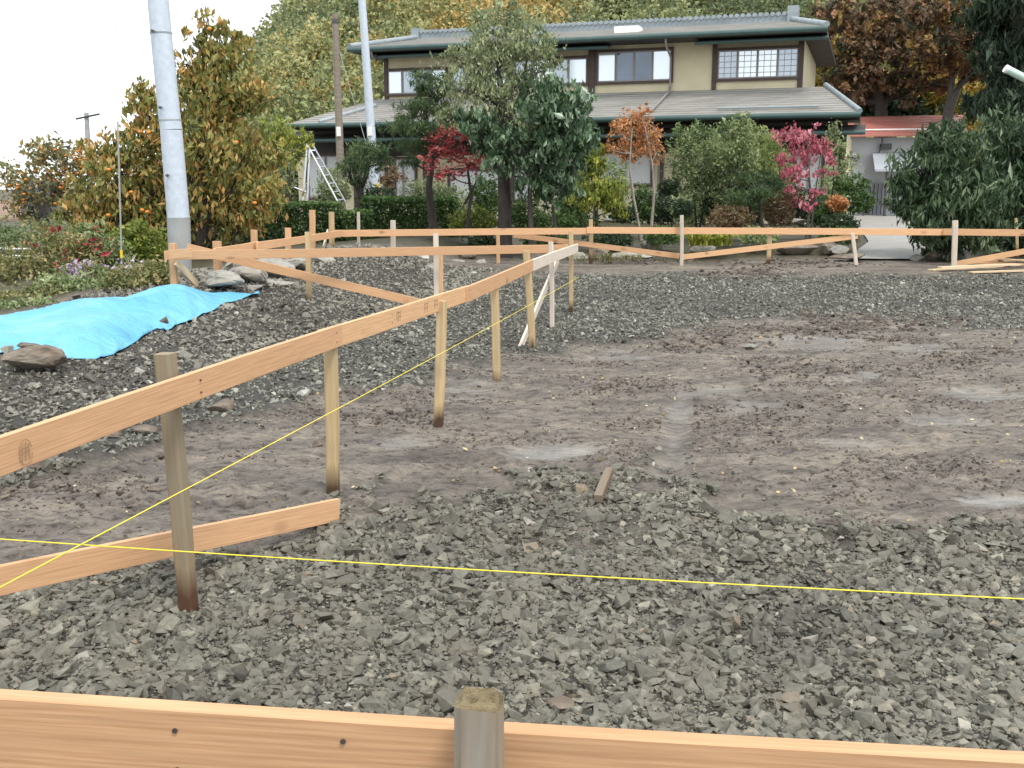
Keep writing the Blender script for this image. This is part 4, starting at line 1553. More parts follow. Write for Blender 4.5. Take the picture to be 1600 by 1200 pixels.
mb.hexa([b0, b1, b1 + Vector((0, 5, 0)), b0 + Vector((0, 5, 0))] + [Vector((p.x, p.y, a0.z + .02)) for p in (b0, b1, b1 + Vector((0, 5, 0)), b0 + Vector((0, 5, 0)))])
mb.build('wall', M['shed_wall'], ob)
mb = MB()
c0, c1 = at_y(1367, 268, 40.6), at_y(1445, 268, 40.9)
d0_, d1_ = at_y(1363, 241, 42.55), at_y(1460, 240, 42.8)
up = Vector((0, 0, .08))
mb.hexa([c0, c1, d1_, d0_, c0 + up, c1 + up, d1_ + up, d0_ + up])
mb.build('canopy', mat_roof('grey_canopy_roof', (.30, .33, .37), (.42, .45, .49)), ob)
mb = MB()
p = at_y(1386, 268, 40.8)
mb.tube([p, Vector((p.x, p.y, .3))], .06, 8)
mb.build('canopy_post', M['steel_dark'], ob)
mb = MB()
d = at_y(1356, 285, 42.4)
d2 = at_y(1383, 285, 42.45)
mb.hexa([Vector((x, y, z)) for z in (.35, d.z) for x, y in ((d.x, 42.5), (d2.x, 42.55), (d2.x, 42.72), (d.x, 42.7))])
mb.build('door', mat_plain('grey_door', (.30, .31, .36), .6, .1, 3), ob)
mb = MB()
for px in (1360, 1366, 1372, 1378):
    q = at_y(px, 300, 42.44)
    mb.tube([Vector((q.x, 42.46, .4)), Vector((q.x, 42.46, d.z - .05))], .02, 5)
mb.build('door_bars', M['steel_dark'], ob)
mb = MB()
q = at_y(1385, 229, 42.55)
hbv = [q + Vector((x, y, z)) for z in (-.12, .12) for x, y in ((-.22, 0), (.22, 0.02), (.22, .1), (-.22, .1))]
mb.hexa(hbv)
mb.build('vent', M['steel_dark'], ob)
q = at_y(1378, 228, 42.5)
MB().tube([q + Vector((0, 0, .4)), q, q + Vector((-.1, 0, -.25)), Vector((q.x - .1, q.y, q.z - .4))], .03, 6).build('downpipe', M['steel_dark'], ob)

# ------------------------------------------------------------------ orchard ladder
M['alu'] = mat_plain('ladder_aluminium', (.40, .42, .44), .4, .06, 10, metallic=.3)
ld = empty('step_ladder', at_y(488, 318, 23))
tag(ld, 'aluminium orchard step ladder standing open beside the hedge', 'ladder')
for a, b, y in (((479, 224), (529, 318), 22.6), ((487, 224), (540, 316), 22.9)):
    MB().tube(linepts(a, b, 23, 2, y), .022, 6).build('side_rail', M['alu'], ld)
for t in np.linspace(.12, .95, 7):
    MB().tube([at_y(479 + 50 * t, 224 + 94 * t, 23 - .4 * t), at_y(487 + 53 * t, 224 + 92 * t, 23 - .1 * t)], .016, 6).build('rung', M['alu'], ld)
for a, b in (((480, 226), (473, 314)), ((484, 226), (480, 316))):
    MB().tube(linepts(a, b, 22.6, 2, 21.4), .022, 6).build('prop_leg', M['alu'], ld)
MB().tube(linepts((458, 292), (478, 300), 23.5), .018, 6).build('brace', M['alu'], ld)

# ------------------------------------------------------------------ foliage
def leaf_quads(P, L, W, mode='rand', tint=None, out=None, jit=.35):
    """leaf shaped faces at points P; mode: rand, droop (hanging), up (needles), flat"""
    n = len(P)
    d = RNG.normal(0, 1, (n, 3))
    if mode == 'droop':
        d = d * .55 + np.array([0, 0, -1.0])
    elif mode == 'up':
        d = d * .75 + np.array([0, 0, .9])
    elif mode == 'flat':
        d[:, 2] *= .35
    if out is not None:
        d = d * .6 + out
    d /= np.linalg.norm(d, axis=1)[:, None] + 1e-9
    s = np.cross(d, RNG.normal(0, 1, (n, 3)))
    s /= np.linalg.norm(s, axis=1)[:, None] + 1e-9
    nrm = np.cross(d, s)
    k = np.exp(RNG.normal(0, jit, n))[:, None]
    l, w = L * k, W * k
    V = np.stack([P - d * l * .5, P + s * w * .5 + nrm * w * .18, P + d * l * .5, P - s * w * .5 + nrm * w * .18], 1).reshape(-1, 3)
    F = np.arange(4 * n).reshape(n, 4)
    return V, F, np.repeat(tint, 4)


def wblob(px, py, rx, ry, Y, dj=0.0, depth=None):
    c = at_y(px, py, Y + dj)
    k = (c.y * CP - (c.z - EYE) * SP) / FPX
    return (c.x, c.y, c.z, rx * k, (depth or max(rx * .9, ry * .9)) * k, ry * k)


def cloud(blobs, n, per=18, spread=.22, shell=.62, ragged=.35):
    """leaf positions in loose clumps inside ellipsoids, denser towards their outside; returns points, clump tints, clump centres"""
    B = np.array(blobs)
    wgt = B[:, 3] * B[:, 5] + .3 * B[:, 3] * B[:, 4]
    m = max(4, n // per)
    who = RNG.choice(len(B), m, p=wgt / wgt.sum())
    d = RNG.normal(0, 1, (m, 3))
    d /= np.linalg.norm(d, axis=1)[:, None]
    r = RNG.uniform(shell ** 3, 1, m) ** (1 / 3) * np.where(RNG.uniform(0, 1, m) < .2, RNG.uniform(.3, 1, m), 1)
    r = np.where(RNG.uniform(0, 1, m) < .22, RNG.uniform(1, 1 + ragged, m), r)
    C = B[who, :3] + d * r[:, None] * B[who, 3:6]
    sc = B[who, 3:6].mean(1) * spread * np.exp(RNG.normal(0, .35, m))
    wi = RNG.integers(0, m, n)
    P = C[wi] + RNG.normal(0, 1, (n, 3)) * sc[wi][:, None] * np.array([1, 1, .75])
    ct = RNG.normal(0, 1, m)
    return P, ct[wi], C


def limb(p, q, sag, r0, r1, mb, n=5, seg=6):
    p, q = Vector(p), Vector(q)
    side = Vector((random.uniform(-1, 1), random.uniform(-1, 1), 0)) * (q - p).length * .12
    pts = []
    for i in range(n + 1):
        t = i / n
        pts.append(p.lerp(q, t) + side * math.sin(math.pi * t) + Vector((0, 0, sag * math.sin(math.pi * t) * (q - p).length)))
    mb.tube(pts, [r0 + (r1 - r0) * i / n for i in range(n + 1)], seg)


def tree(name, label, cat, blobs, Y, n, leaf, mat, trunks=(), bark='bark', mode='rand', per=18, spread=.22, shell=.62, group=None, twigs=14,
         limb_r=.35, dj=.35, ragged=.35, tint=(.5, .2, .12), crown_name='crown', base=None, limbs=True, jit=.35):
    """trunks: list of (pixel polyline, radius at foot, radius at top); blobs: pixel ellipses at distance Y"""
    mean, cs, ls = tint
    wb = [wblob(*b, Y, random.uniform(-dj, dj)) for b in blobs]
    P, ct, C = cloud(wb, n, per, spread, shell, ragged)
    t = np.clip(mean + cs * ct + RNG.normal(0, ls, n), 0, 1)
    V, F, T = leaf_quads(P, leaf[0], leaf[1], mode, t, jit=jit)
    if base is None:
        base = at_y(*trunks[0][0][0], Y) if trunks else Vector((np.mean([b[0] for b in wb]), Y, min(b[2] - b[5] for b in wb)))
    root = tag(empty(name, base), label, cat, group)
    npmesh(crown_name, V, F, M[mat], root, tint=T)
    if trunks:
        mb = MB()
        tp = []
        for line, r0, r1 in trunks:
            pts = [at_y(a, b, Y + random.uniform(-.04, .04)) for a, b in line]
            low = pts[0] - (pts[1] - pts[0]).normalized() * .25
            sub = [low]
            for i in range(len(pts) - 1):
                for q in (0, .34, .67):
                    sub.append(pts[i].lerp(pts[i + 1], q) + Vector((random.uniform(-1, 1), random.uniform(-1, 1), 0)) * r1 * .5)
            sub.append(pts[-1])
            rr = [r0 + (r1 - r0) * i / (len(sub) - 1) for i in range(len(sub))]
            rr[0] = r0 * 1.35
            mb.tube(sub, rr, 10)
            tp += list(zip(sub[2:], rr[2:]))
        if limbs:
            for b in wb:
                c = Vector(b[:3])
                k = min(range(len(tp)), key=lambda i: (tp[i][0] - c).length + max(0, tp[i][0].z - c.z + .1) * 2)
                limb(tp[k][0], c, -.06, tp[k][1] * limb_r * 1.6, tp[k][1] * limb_r * .5 + .003, mb)
                near = [q for q in C if abs(q[0] - c.x) < b[3] * 1.2 and abs(q[2] - c.z) < b[5] * 1.2][:twigs]
                for q in near:
                    limb(c + Vector((random.uniform(-.2, .2) * b[3], random.uniform(-.2, .2) * b[4], -random.uniform(0, .4) * b[5])), q, .03, max(.004, tp[k][1] * limb_r * .35), .003, mb, 3, 4)
        mb.build('trunk', M[bark], root, smooth=True)
    return root


def mat_bark(name, lo, hi):
    m, nt, b, L = newmat(name)
    tc = N(nt, 'ShaderNodeTexCoord')
    mp = N(nt, 'ShaderNodeMapping')
    mp.inputs['Scale'].default_value = (14, 14, 3)
    L.new(tc.outputs['Object'], mp.inputs[0])
    n = noise(nt, 1.4, 6, mp.outputs[0], .7)
    r = ramp(nt, [(.3, lo), (.7, hi)], n.outputs[0])
    L.new(r.outputs[0], b.inputs['Base Color'])
    b.inputs['Roughness'].default_value = .9
    bump(nt, b, n.outputs[0], .9, .03)
    return m


M['bark'] = mat_bark('dark_bark', (.025, .02, .018), (.085, .07, .06))
M['bark_grey'] = mat_bark('grey_bark', (.05, .045, .045), (.14, .125, .115))
M['bark_pale'] = mat_bark('pale_bark', (.22, .19, .16), (.42, .38, .34))
LEAF = dict(
    persimmon=[(.045, .055, .018), (.095, .105, .028), (.15, .14, .04), (.24, .14, .04), (.30, .195, .08)],
    small_persimmon=[(.08, .09, .04), (.16, .16, .07), (.25, .22, .10), (.38, .24, .11)],
    olive=[(.055, .075, .035), (.11, .135, .065), (.17, .19, .10), (.27, .28, .17)],
    glossy=[(.014, .03, .014), (.035, .065, .03), (.075, .115, .062), (.19, .24, .18)],
    pine=[(.018, .04, .02), (.04, .075, .03), (.08, .12, .045), (.12, .15, .05)],
    hedge=[(.015, .034, .010), (.035, .07, .016), (.065, .115, .03), (.12, .17, .05)],
    red_maple=[(.25, .04, .04), (.45, .08, .085), (.58, .15, .15), (.5, .25, .2)],
    pink=[(.25, .05, .07), (.42, .10, .14), (.56, .19, .24), (.62, .33, .34)],
    orange=[(.22, .09, .035), (.38, .16, .06), (.50, .25, .11), (.45, .3, .15)],
    yellow_green=[(.06, .09, .015), (.14, .18, .03), (.26, .28, .05), (.40, .36, .08)],
    light_green=[(.055, .085, .03), (.11, .155, .06), (.19, .23, .10), (.30, .32, .18)],
    bright_pine=[(.07, .11, .03), (.15, .2, .06), (.25, .29, .10), (.34, .36, .14)],
    brown_shrub=[(.07, .055, .03), (.13, .10, .05), (.19, .13, .07), (.24, .13, .10)],
    dark_shrub=[(.012, .024, .014), (.024, .045, .02), (.045, .07, .03), (.08, .1, .05)],
    bamboo=[(.014, .03, .014), (.032, .058, .026), (.06, .095, .045), (.13, .17, .10)],
    autumn=[(.025, .028, .013), (.075, .058, .033), (.135, .082, .05), (.21, .11, .052), (.22, .17, .05)],
    autumn_gold=[(.05, .055, .012), (.15, .13, .02), (.25, .17, .03), (.34, .16, .04)],
    cedar=[(.008, .02, .012), (.018, .036, .02), (.035, .06, .03), (.05, .075, .035)],
    weeds=[(.05, .07, .02), (.12, .13, .045), (.2, .19, .08), (.3, .24, .12)],
    hill=[(.04, .055, .03), (.075, .09, .043), (.115, .125, .055), (.165, .155, .065), (.23, .155, .055)],
    purple=[(.25, .16, .33), (.45, .34, .55), (.6, .5, .68), (.7, .6, .7)],
    yellow=[(.5, .38, .03), (.65, .52, .06), (.7, .62, .2), (.6, .5, .1)],
    crimson=[(.35, .03, .05), (.5, .06, .09), (.55, .13, .12), (.4, .1, .1)],
)
GAIN = dict(hill=2.5, persimmon=2.0, olive=1.9, bamboo=1.6, hedge=1.45, glossy=2.1, light_green=1.45, pine=1.4, red_maple=1.15, pink=1.15, cedar=1.2, purple=1, yellow=1, crimson=1, autumn=1.5, autumn_gold=1.6, weeds=1.5)
for k_, c_ in LEAF.items():
    c_ = [tuple(min(.8, v * GAIN.get(k_, 1.3)) for v in c) for c in c_]
    M[k_] = mat_leaf(k_ + '_leaves', c_, .38 if k_ in ('glossy', 'bamboo') else .55)
M['fruit'] = mat_plain('persimmon_skin', (.72, .24, .03), .35, .15, 4)


def fruit_mesh():
    bm = bmesh.new()
    bmesh.ops.create_uvsphere(bm, u_segments=10, v_segments=7, radius=1)
    for v in bm.verts:
        v.co.z *= .82
        if v.co.z > .6:
            v.co.z -= .12
    me = bpy.data.meshes.new('fruit')
    bm.to_mesh(me)
    bm.free()
    for p in me.polygons:
        p.use_smooth = True
    me.materials.append(M['fruit'])
    return me


FRUIT = fruit_mesh()


def fruits(root, pts, Y, r):
    for px, py in pts:
        o = bpy.data.objects.new('fruit', FRUIT)
        COL.objects.link(o)
        adopt(o, root)
        p = at_y(px, py, Y - random.uniform(.2, .7))
        o.matrix_parent_inverse = Matrix.Identity(4)
        o.location = p - Vector(root.location)
        o.scale = (r, r, r)


# big persimmon behind the pole, small one at the left
t = tree('persimmon_tree', 'tall persimmon tree with browning leaves behind the thick pale pole', 'tree',
         [(318, 55, 30, 28), (345, 92, 42, 30), (290, 100, 30, 25), (372, 70, 20, 20), (330, 150, 60, 38), (255, 175, 38, 36), (385, 165, 36, 40), (300, 225, 75, 42), (222, 228, 42, 42), (392, 250, 46, 44),
          (345, 300, 66, 42), (240, 305, 66, 45), (180, 285, 36, 44), (410, 310, 26, 34), (285, 350, 60, 32), (170, 345, 40, 36), (375, 340, 36, 30), (218, 165, 18, 26), (205, 370, 44, 26), (155, 245, 26, 28), (128, 330, 26, 40)],
         16.5, 19000, (.108, .047), 'persimmon', [([(306, 410), (318, 350), (312, 280), (322, 200), (318, 110), (318, 45)], .12, .02), ([(318, 350), (360, 300), (385, 240)], .05, .015), ([(312, 300), (260, 230), (232, 180)], .05, .015), ([(365, 400), (372, 345), (380, 310)], .05, .02)],
         mode='droop', per=26, spread=.2, tint=(.47, .19, .17), jit=.25, limb_r=.45, ragged=.5)
fruits(t, [(219, 206), (232, 207), (369, 222), (298, 50), (327, 45), (230, 331), (222, 328), (398, 317), (169, 336), (186, 220), (205, 300), (170, 265)], 16.1, .033)
t = tree('persimmon_tree', 'small thin persimmon tree full of orange fruit at the far left', 'tree',
         [(58, 285, 38, 34), (100, 250, 40, 28), (125, 275, 36, 32), (28, 305, 28, 24), (80, 235, 28, 16), (110, 310, 40, 22), (60, 240, 24, 18), (150, 255, 22, 24), (45, 330, 26, 16), (15, 280, 16, 24)],
         21, 3600, (.085, .045), 'small_persimmon', [([(70, 385), (66, 345), (72, 315)], .13, .09), ([(72, 318), (58, 285), (40, 255)], .05, .01), ([(72, 318), (100, 270), (110, 225)], .05, .01), ([(70, 320), (95, 290), (135, 255)], .04, .01), ([(68, 325), (40, 300), (10, 280)], .035, .01)],
         bark='bark_grey', per=7, spread=.2, twigs=22, tint=(.5, .2, .15))
rr = random.Random(5)
fb = [(58, 285, 34, 28), (100, 250, 36, 24), (125, 275, 34, 28), (28, 305, 24, 20), (80, 240, 24, 14), (110, 305, 36, 20), (150, 255, 20, 20), (130, 245, 24, 18)]
fp_ = []
for _ in range(90):
    b_ = rr.choice(fb + fb[1:3] + fb[6:])
    a_, q_ = rr.uniform(0, 6.28), rr.uniform(0, 1) ** .5
    fp_.append((b_[0] + b_[2] * q_ * math.cos(a_), b_[1] + b_[3] * q_ * math.sin(a_)))
fruits(t, fp_, 21.2, .03)


def shrub(label, blobs, Y, n, leaf, mat, flowers=None, cat='shrub', name='shrub', group=None, mode='rand', stems=(), tint=(.5, .2, .14), per=16, spread=.24, shell=.7, dj=.15):
    root = tree(name, label, cat, blobs, Y, n, leaf, mat, stems, mode=mode, group=group, tint=tint, per=per, spread=spread, shell=shell, dj=dj, twigs=5, crown_name='foliage')
    if flowers:
        fm, fn, fs = flowers
        wb = [wblob(*b, Y) for b in blobs]
        P, ct, C = cloud(wb, fn, 6, .14, .85)
        P[:, 1] -= .1
        V, F, T = leaf_quads(P, fs, fs * .9, 'rand', np.clip(.5 + .25 * ct, 0, 1))
        npmesh('blossom', V, F, M[fm], root, tint=T)
    return root


# rough flowering shrubs beyond the tarp
shrub('tangled green brown shrub at the left edge beyond the tarp', [(20, 430, 40, 36), (-20, 420, 40, 50), (10, 465, 40, 24), (40, 482, 26, 14)], 12.9, 3600, (.05, .025), 'weeds')
shrub('bushy weeds with crimson tips left of the purple asters', [(85, 390, 36, 40), (60, 420, 30, 30), (110, 400, 26, 34), (80, 455, 34, 26)], 13.6, 4200, (.05, .022), 'weeds', ('crimson', 240, .04))
shrub('purple asters flowering below the small persimmon', [(125, 432, 26, 20), (145, 422, 18, 16), (100, 445, 18, 16)], 13.0, 1800, (.045, .02), 'weeds', ('purple', 700, .032), 'flowers', 'aster_clump')
shrub('purple asters flowering beside the thick pale pole', [(210, 430, 30, 18), (235, 424, 14, 14), (188, 440, 18, 14)], 12.6, 1800, (.045, .02), 'weeds', ('purple', 800, .032), 'flowers', 'aster_clump')
shrub('shrub with red berries behind the thin stay cable', [(150, 395, 30, 32), (175, 405, 24, 30), (135, 370, 20, 22)], 14.0, 3200, (.055, .028), 'light_green', ('crimson', 200, .045))
for lb, bl, Y_, mt_ in (('low tangled weeds along the back edge of the tarp at the left', [(20, 478, 40, 20), (70, 468, 40, 20), (-30, 480, 40, 26)], 11.4, 'weeds'),
                        ('green weeds peeping over the tarp at the left edge', [(10, 490, 34, 16), (55, 482, 30, 14), (-30, 492, 30, 16)], 10.6, 'light_green'),
                        ('leafy weeds behind the middle of the tarp', [(120, 458, 40, 20), (165, 450, 30, 22), (90, 450, 30, 22)], 11.6, 'light_green'),
                        ('straggling weeds between the tarp and the thick pale pole', [(205, 440, 34, 22), (240, 430, 24, 22), (255, 440, 16, 18)], 11.5, 'weeds')):
    shrub(lb, bl, Y_, 3000, (.05, .022), mt_, tint=(.5, .24, .16), name='weeds')
shrub('yellow flowering weeds low along the back of the tarp', [(170, 455, 34, 16), (60, 470, 30, 12), (130, 462, 30, 12), (225, 445, 22, 10)], 12.3, 2800, (.045, .02), 'weeds', ('yellow', 300, .03))
shrub('olive shrub between the stay cable and the thick pole', [(225, 392, 34, 34), (205, 375, 24, 26), (245, 410, 18, 24)], 14.6, 3200, (.06, .03), 'yellow_green', tint=(.3, .15, .14))
shrub('dark undergrowth at the foot of the tall persimmon', [(320, 398, 50, 26), (365, 385, 30, 26), (270, 400, 26, 26), (300, 372, 40, 20)], 17.4, 3200, (.07, .035), 'dark_shrub')
shrub('green shrub before the brown roofed house', [(30, 372, 40, 20), (95, 365, 30, 24), (-30, 370, 30, 24), (150, 360, 24, 20)], 18.0, 3400, (.06, .03), 'light_green', tint=(.35, .15, .12))
shrub('grey twiggy bush left of the step ladder', [(430, 250, 22, 30), (445, 285, 22, 24), (418, 300, 16, 20)], 21.5, 1500, (.05, .02), 'olive', stems=[([(436, 335), (438, 290), (432, 250)], .03, .008), ([(440, 335), (452, 280), (456, 240)], .02, .006)], tint=(.35, .2, .12))
shrub('yellowing branch of a tree hanging before the left end of the roof', [(455, 215, 30, 12), (430, 200, 22, 18), (478, 222, 12, 10), (462, 245, 22, 16)], 20, 900, (.08, .035), 'yellow_green', cat='tree', name='garden_tree', mode='droop', stems=[([(452, 330), (450, 270), (440, 215)], .03, .01)], tint=(.5, .2, .14))


# clipped hedges
def hedge(label, x0, x1, y0, y1, Y, n, depth, mat='hedge', group=None, wav=4):
    a, b = at_y(x0, y1, Y), at_y(x1, y0, Y)
    zt = b.z
    zb = float(base_h(a.x, Y)) - .02
    f = RNG.uniform(0, 1, n)
    x = RNG.uniform(a.x, b.x, n)
    y = Y + RNG.uniform(0, depth, n)
    z = RNG.uniform(zb, zt, n)
    top, front = f < .35, (f >= .35) & (f < .85)
    z = np.where(top, zt + RNG.normal(0, .025, n), z)
    y = np.where(front, Y + RNG.normal(0, .04, n), y)
    z = z + .06 * (fbm(x * 1.5, y * 1.5, 81, 2) - .5) * (z - zb)
    y = y + .12 * (fbm(x * 2.2, z * 2.2, 83, 2) - .5)
    ends = (f >= .85) & (f < .93)
    x = np.where(ends, np.where(RNG.uniform(0, 1, n) < .5, a.x, b.x) + RNG.normal(0, .04, n), x)
    P = np.stack([x, y, z], -1)
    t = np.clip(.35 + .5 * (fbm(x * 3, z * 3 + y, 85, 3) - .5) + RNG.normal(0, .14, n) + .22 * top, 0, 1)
    root = tag(empty('hedge', Vector(((a.x + b.x) / 2, Y + depth / 2, zb))), label, 'hedge', group)
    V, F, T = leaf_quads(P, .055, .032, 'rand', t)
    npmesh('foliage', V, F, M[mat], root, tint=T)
    m = 60
    mb = MB()
    for i in range(m):
        q = Vector((random.uniform(a.x + .1, b.x - .1), Y + random.uniform(.15, depth - .1), zb))
        limb(q, q + Vector((random.uniform(-.15, .15), random.uniform(-.1, .1), (zt - zb) * .85)), 0, .012, .005, mb, 3, 4)
    mb.build('stem', M['bark'], root)
    return root


hedge('clipped dark green hedge on the left, before the step ladder', 378, 522, 321, 396, 19.6, 9500, .9)
hedge('higher clipped hedge block before the slim metal pole', 566, 712, 312, 392, 20.4, 10500, 1.0)
hedge('low clipped hedge joining the two taller hedges', 505, 580, 334, 392, 19.9, 4200, .8)
# big middle tree and its neighbours
tree('garden_tree', 'big central tree with thick dark trunk and airy grey olive crown', 'tree',
     [(792, 24, 30, 20), (770, 45, 34, 26), (815, 45, 34, 24), (765, 62, 42, 30), (825, 70, 42, 30), (745, 105, 44, 32), (795, 105, 52, 36), (845, 108, 26, 30), (720, 140, 30, 26), (868, 95, 14, 14), (760, 150, 46, 28), (820, 150, 40, 26), (712, 90, 16, 16), (745, 28, 10, 16), (700, 185, 26, 16), (800, 190, 55, 26)],
     18.4, 11000, (.066, .026), 'olive', [([(789, 408), (788, 340), (787, 240), (786, 165), (780, 110), (784, 60)], .15, .02), ([(786, 170), (755, 120), (740, 90)], .045, .012), ([(787, 160), (820, 110), (830, 70)], .045, .012), ([(787, 175), (850, 130)], .03, .01)],
     mode='droop', per=24, spread=.17, tint=(.5, .17, .16), twigs=14, limb_r=.4, ragged=.7)
tree('garden_tree', 'dark glossy evergreen leaning out right of the big trunk', 'tree',
     [(862, 165, 48, 34), (895, 160, 30, 24), (880, 205, 42, 36), (830, 225, 44, 36), (870, 255, 40, 34), (835, 275, 34, 26), (905, 225, 20, 26), (780, 225, 34, 26), (755, 215, 30, 18), (775, 260, 24, 22), (870, 290, 28, 24), (740, 190, 30, 16)],
     18.0, 7500, (.11, .048), 'glossy', [([(830, 360), (827, 300), (838, 240), (860, 170)], .05, .015), ([(868, 360), (862, 310), (870, 250)], .03, .01)], per=20, spread=.17, tint=(.42, .2, .22), mode='droop', twigs=8, ragged=.6)
def pads(label, plist, Y, n, trunks, mat='pine', name='pine_tree', cat='pine', leaf=(.10, .012), bark='bark', tint=(.45, .16, .16)):
    return tree(name, label, cat, plist, Y, n, leaf, mat, trunks, mode='up', per=24, spread=.2, shell=.5, tint=tint, dj=.25, twigs=8, bark=bark)


pads('cloud pruned pine with layered pads left of the big tree', [(672, 122, 26, 11), (690, 140, 26, 9), (655, 132, 14, 7), (662, 165, 36, 10), (690, 175, 26, 9), (645, 178, 24, 8), (640, 200, 38, 9), (685, 205, 30, 9), (625, 190, 14, 6), (650, 228, 32, 9), (690, 232, 18, 8), (642, 252, 22, 8), (668, 148, 20, 8)],
     19.4, 9000, [([(676, 345), (670, 290), (678, 230), (664, 180), (672, 120)], .08, .02)])
pads('bushy dark juniper with bare twisted trunk before the wooden pole', [(566, 240, 28, 18), (590, 235, 22, 14), (548, 262, 18, 14), (575, 262, 26, 12), (600, 250, 14, 12), (560, 285, 14, 8)], 22, 4500, [([(566, 335), (562, 300), (574, 270), (566, 240)], .09, .03), ([(563, 305), (545, 275), (548, 262)], .04, .015)], leaf=(.08, .014), name='juniper_tree', cat='tree')
tree('azalea', 'small round brownish pink azalea beside the slim metal pole', 'shrub', [(614, 276, 18, 13), (606, 282, 12, 9)], 21.5, 900, (.05, .025), 'brown_shrub', [([(614, 330), (613, 300), (614, 278)], .03, .012)], tint=(.6, .2, .15), crown_name='foliage')
tree('maple_tree', 'small crimson maple left of the big dark trunk', 'maple', [(690, 225, 20, 18), (676, 243, 13, 14), (684, 265, 16, 13), (715, 208, 32, 9), (745, 212, 20, 10), (760, 235, 16, 12), (738, 255, 26, 9), (702, 272, 22, 8), (768, 250, 10, 10), (712, 240, 22, 12)],
     18.9, 2300, (.055, .032), 'red_maple', [([(731, 350), (736, 300), (730, 262), (715, 220)], .04, .01), ([(736, 300), (755, 265), (762, 235)], .02, .008)], mode='flat', tint=(.42, .2, .17), per=10)
shrub('grey green azalea mound right of the slim metal pole', [(662, 296, 28, 14), (690, 300, 22, 12), (640, 303, 16, 10)], 21.2, 1900, (.05, .025), 'olive', tint=(.25, .15, .12))
shrub('yellowish low shrub between the hedge and the big trunk', [(742, 345, 26, 18), (722, 350, 18, 16), (765, 350, 14, 14)], 19.6, 2000, (.06, .03), 'yellow_green', tint=(.35, .18, .13))
shrub('round dark shrub right of the big trunk', [(825, 330, 24, 22), (808, 342, 18, 18)], 19.4, 1900, (.06, .028), 'hedge')
shrub('low green ground shrub below the glossy evergreen', [(870, 345, 32, 12), (905, 348, 30, 10), (845, 350, 20, 9)], 19.8, 2000, (.055, .028), 'hedge', tint=(.55, .16, .13))
tree('garden_tree', 'yellow green leafy sapling right of the glossy evergreen', 'tree', [(932, 298, 34, 18), (917, 268, 18, 22), (955, 306, 24, 14), (905, 312, 20, 12), (930, 250, 18, 18), (960, 325, 18, 10), (905, 240, 12, 18)],
     20, 3600, (.085, .035), 'yellow_green', [([(932, 352), (931, 310), (922, 260)], .03, .01)], mode='droop', tint=(.42, .2, .15))
tree('garden_tree', 'orange leaved twin stemmed tree with pale trunks before the house', 'tree', [(985, 200, 22, 24), (1003, 182, 14, 16), (1008, 215, 22, 22), (970, 228, 15, 16), (1026, 238, 15, 18), (990, 235, 20, 14), (1014, 170, 6, 10), (952, 232, 8, 10), (1024, 205, 10, 14), (962, 198, 8, 12)],
     20.2, 2700, (.055, .03), 'orange', [([(998, 355), (990, 310), (984, 260), (988, 200)], .035, .01), ([(1018, 355), (1022, 300), (1019, 255), (1008, 200)], .032, .01)], bark='bark_pale', per=10, tint=(.5, .2, .16), twigs=10)
tree('garden_tree', 'thin grey green tree right of the orange leaved one', 'tree', [(1070, 228, 27, 24), (1098, 215, 22, 20), (1095, 258, 32, 28), (1066, 262, 22, 24), (1120, 240, 20, 26), (1085, 290, 28, 20), (1060, 205, 8, 12), (1088, 200, 8, 10), (1115, 280, 16, 16)],
     21.2, 5600, (.06, .028), 'light_green', [([(1088, 352), (1084, 310), (1076, 250)], .03, .008), ([(1094, 352), (1104, 290), (1098, 230)], .025, .008)], per=11, tint=(.36, .2, .15))
tree('garden_tree', 'pale green tall shrubby tree in the middle of the garden', 'tree', [(1150, 205, 24, 20), (1164, 190, 12, 14), (1140, 235, 30, 26), (1162, 240, 22, 26), (1135, 270, 26, 24), (1160, 285, 24, 22), (1128, 300, 20, 18), (1150, 315, 24, 14)],
     20.6, 5800, (.065, .032), 'light_green', [([(1140, 350), (1138, 300), (1146, 230)], .035, .01)], per=11, tint=(.5, .22, .15))
pads('bright yellow green pine between the pale shrubby tree and the pink one', [(1190, 218, 24, 16), (1175, 240, 22, 14), (1205, 240, 22, 16), (1185, 262, 24, 12), (1212, 262, 14, 12), (1165, 200, 12, 12)], 21.4, 5200, [([(1190, 345), (1184, 290), (1190, 225)], .05, .015)], 'bright_pine', leaf=(.10, .012), tint=(.45, .2, .14))
pads('dark cloud pruned pine in front of the bright one', [(1170, 282, 28, 9), (1195, 275, 22, 8), (1160, 308, 26, 9), (1192, 302, 20, 8), (1210, 290, 14, 8)], 20, 3600, [([(1178, 350), (1170, 315), (1182, 280)], .05, .02)])
tree('dogwood_tree', 'pink and crimson leaved small tree near the right end of the house', 'tree', [(1240, 213, 26, 10), (1270, 208, 16, 12), (1282, 226, 15, 13), (1252, 236, 22, 14), (1228, 250, 14, 9), (1238, 270, 18, 10), (1288, 268, 14, 8), (1245, 292, 16, 12), (1275, 300, 10, 9), (1240, 315, 16, 6), (1265, 322, 14, 6), (1296, 250, 8, 8), (1262, 255, 12, 10)],
     20.0, 2300, (.062, .032), 'pink', [([(1262, 352), (1266, 300), (1262, 250), (1262, 205)], .03, .008), ([(1268, 352), (1274, 300), (1284, 230)], .022, .007)], bark='bark_grey', mode='droop', per=9, tint=(.45, .2, .15), twigs=8)
tree('garden_tree', 'slender yellowish tree behind the pink leaved one', 'tree', [(1300, 225, 10, 18), (1312, 245, 14, 12), (1322, 262, 12, 10), (1304, 200, 5, 14), (1315, 228, 6, 10), (1335, 246, 8, 7)], 20.8, 1000, (.06, .03), 'light_green', [([(1296, 350), (1302, 290), (1304, 195)], .022, .006)], per=8, tint=(.62, .2, .15))
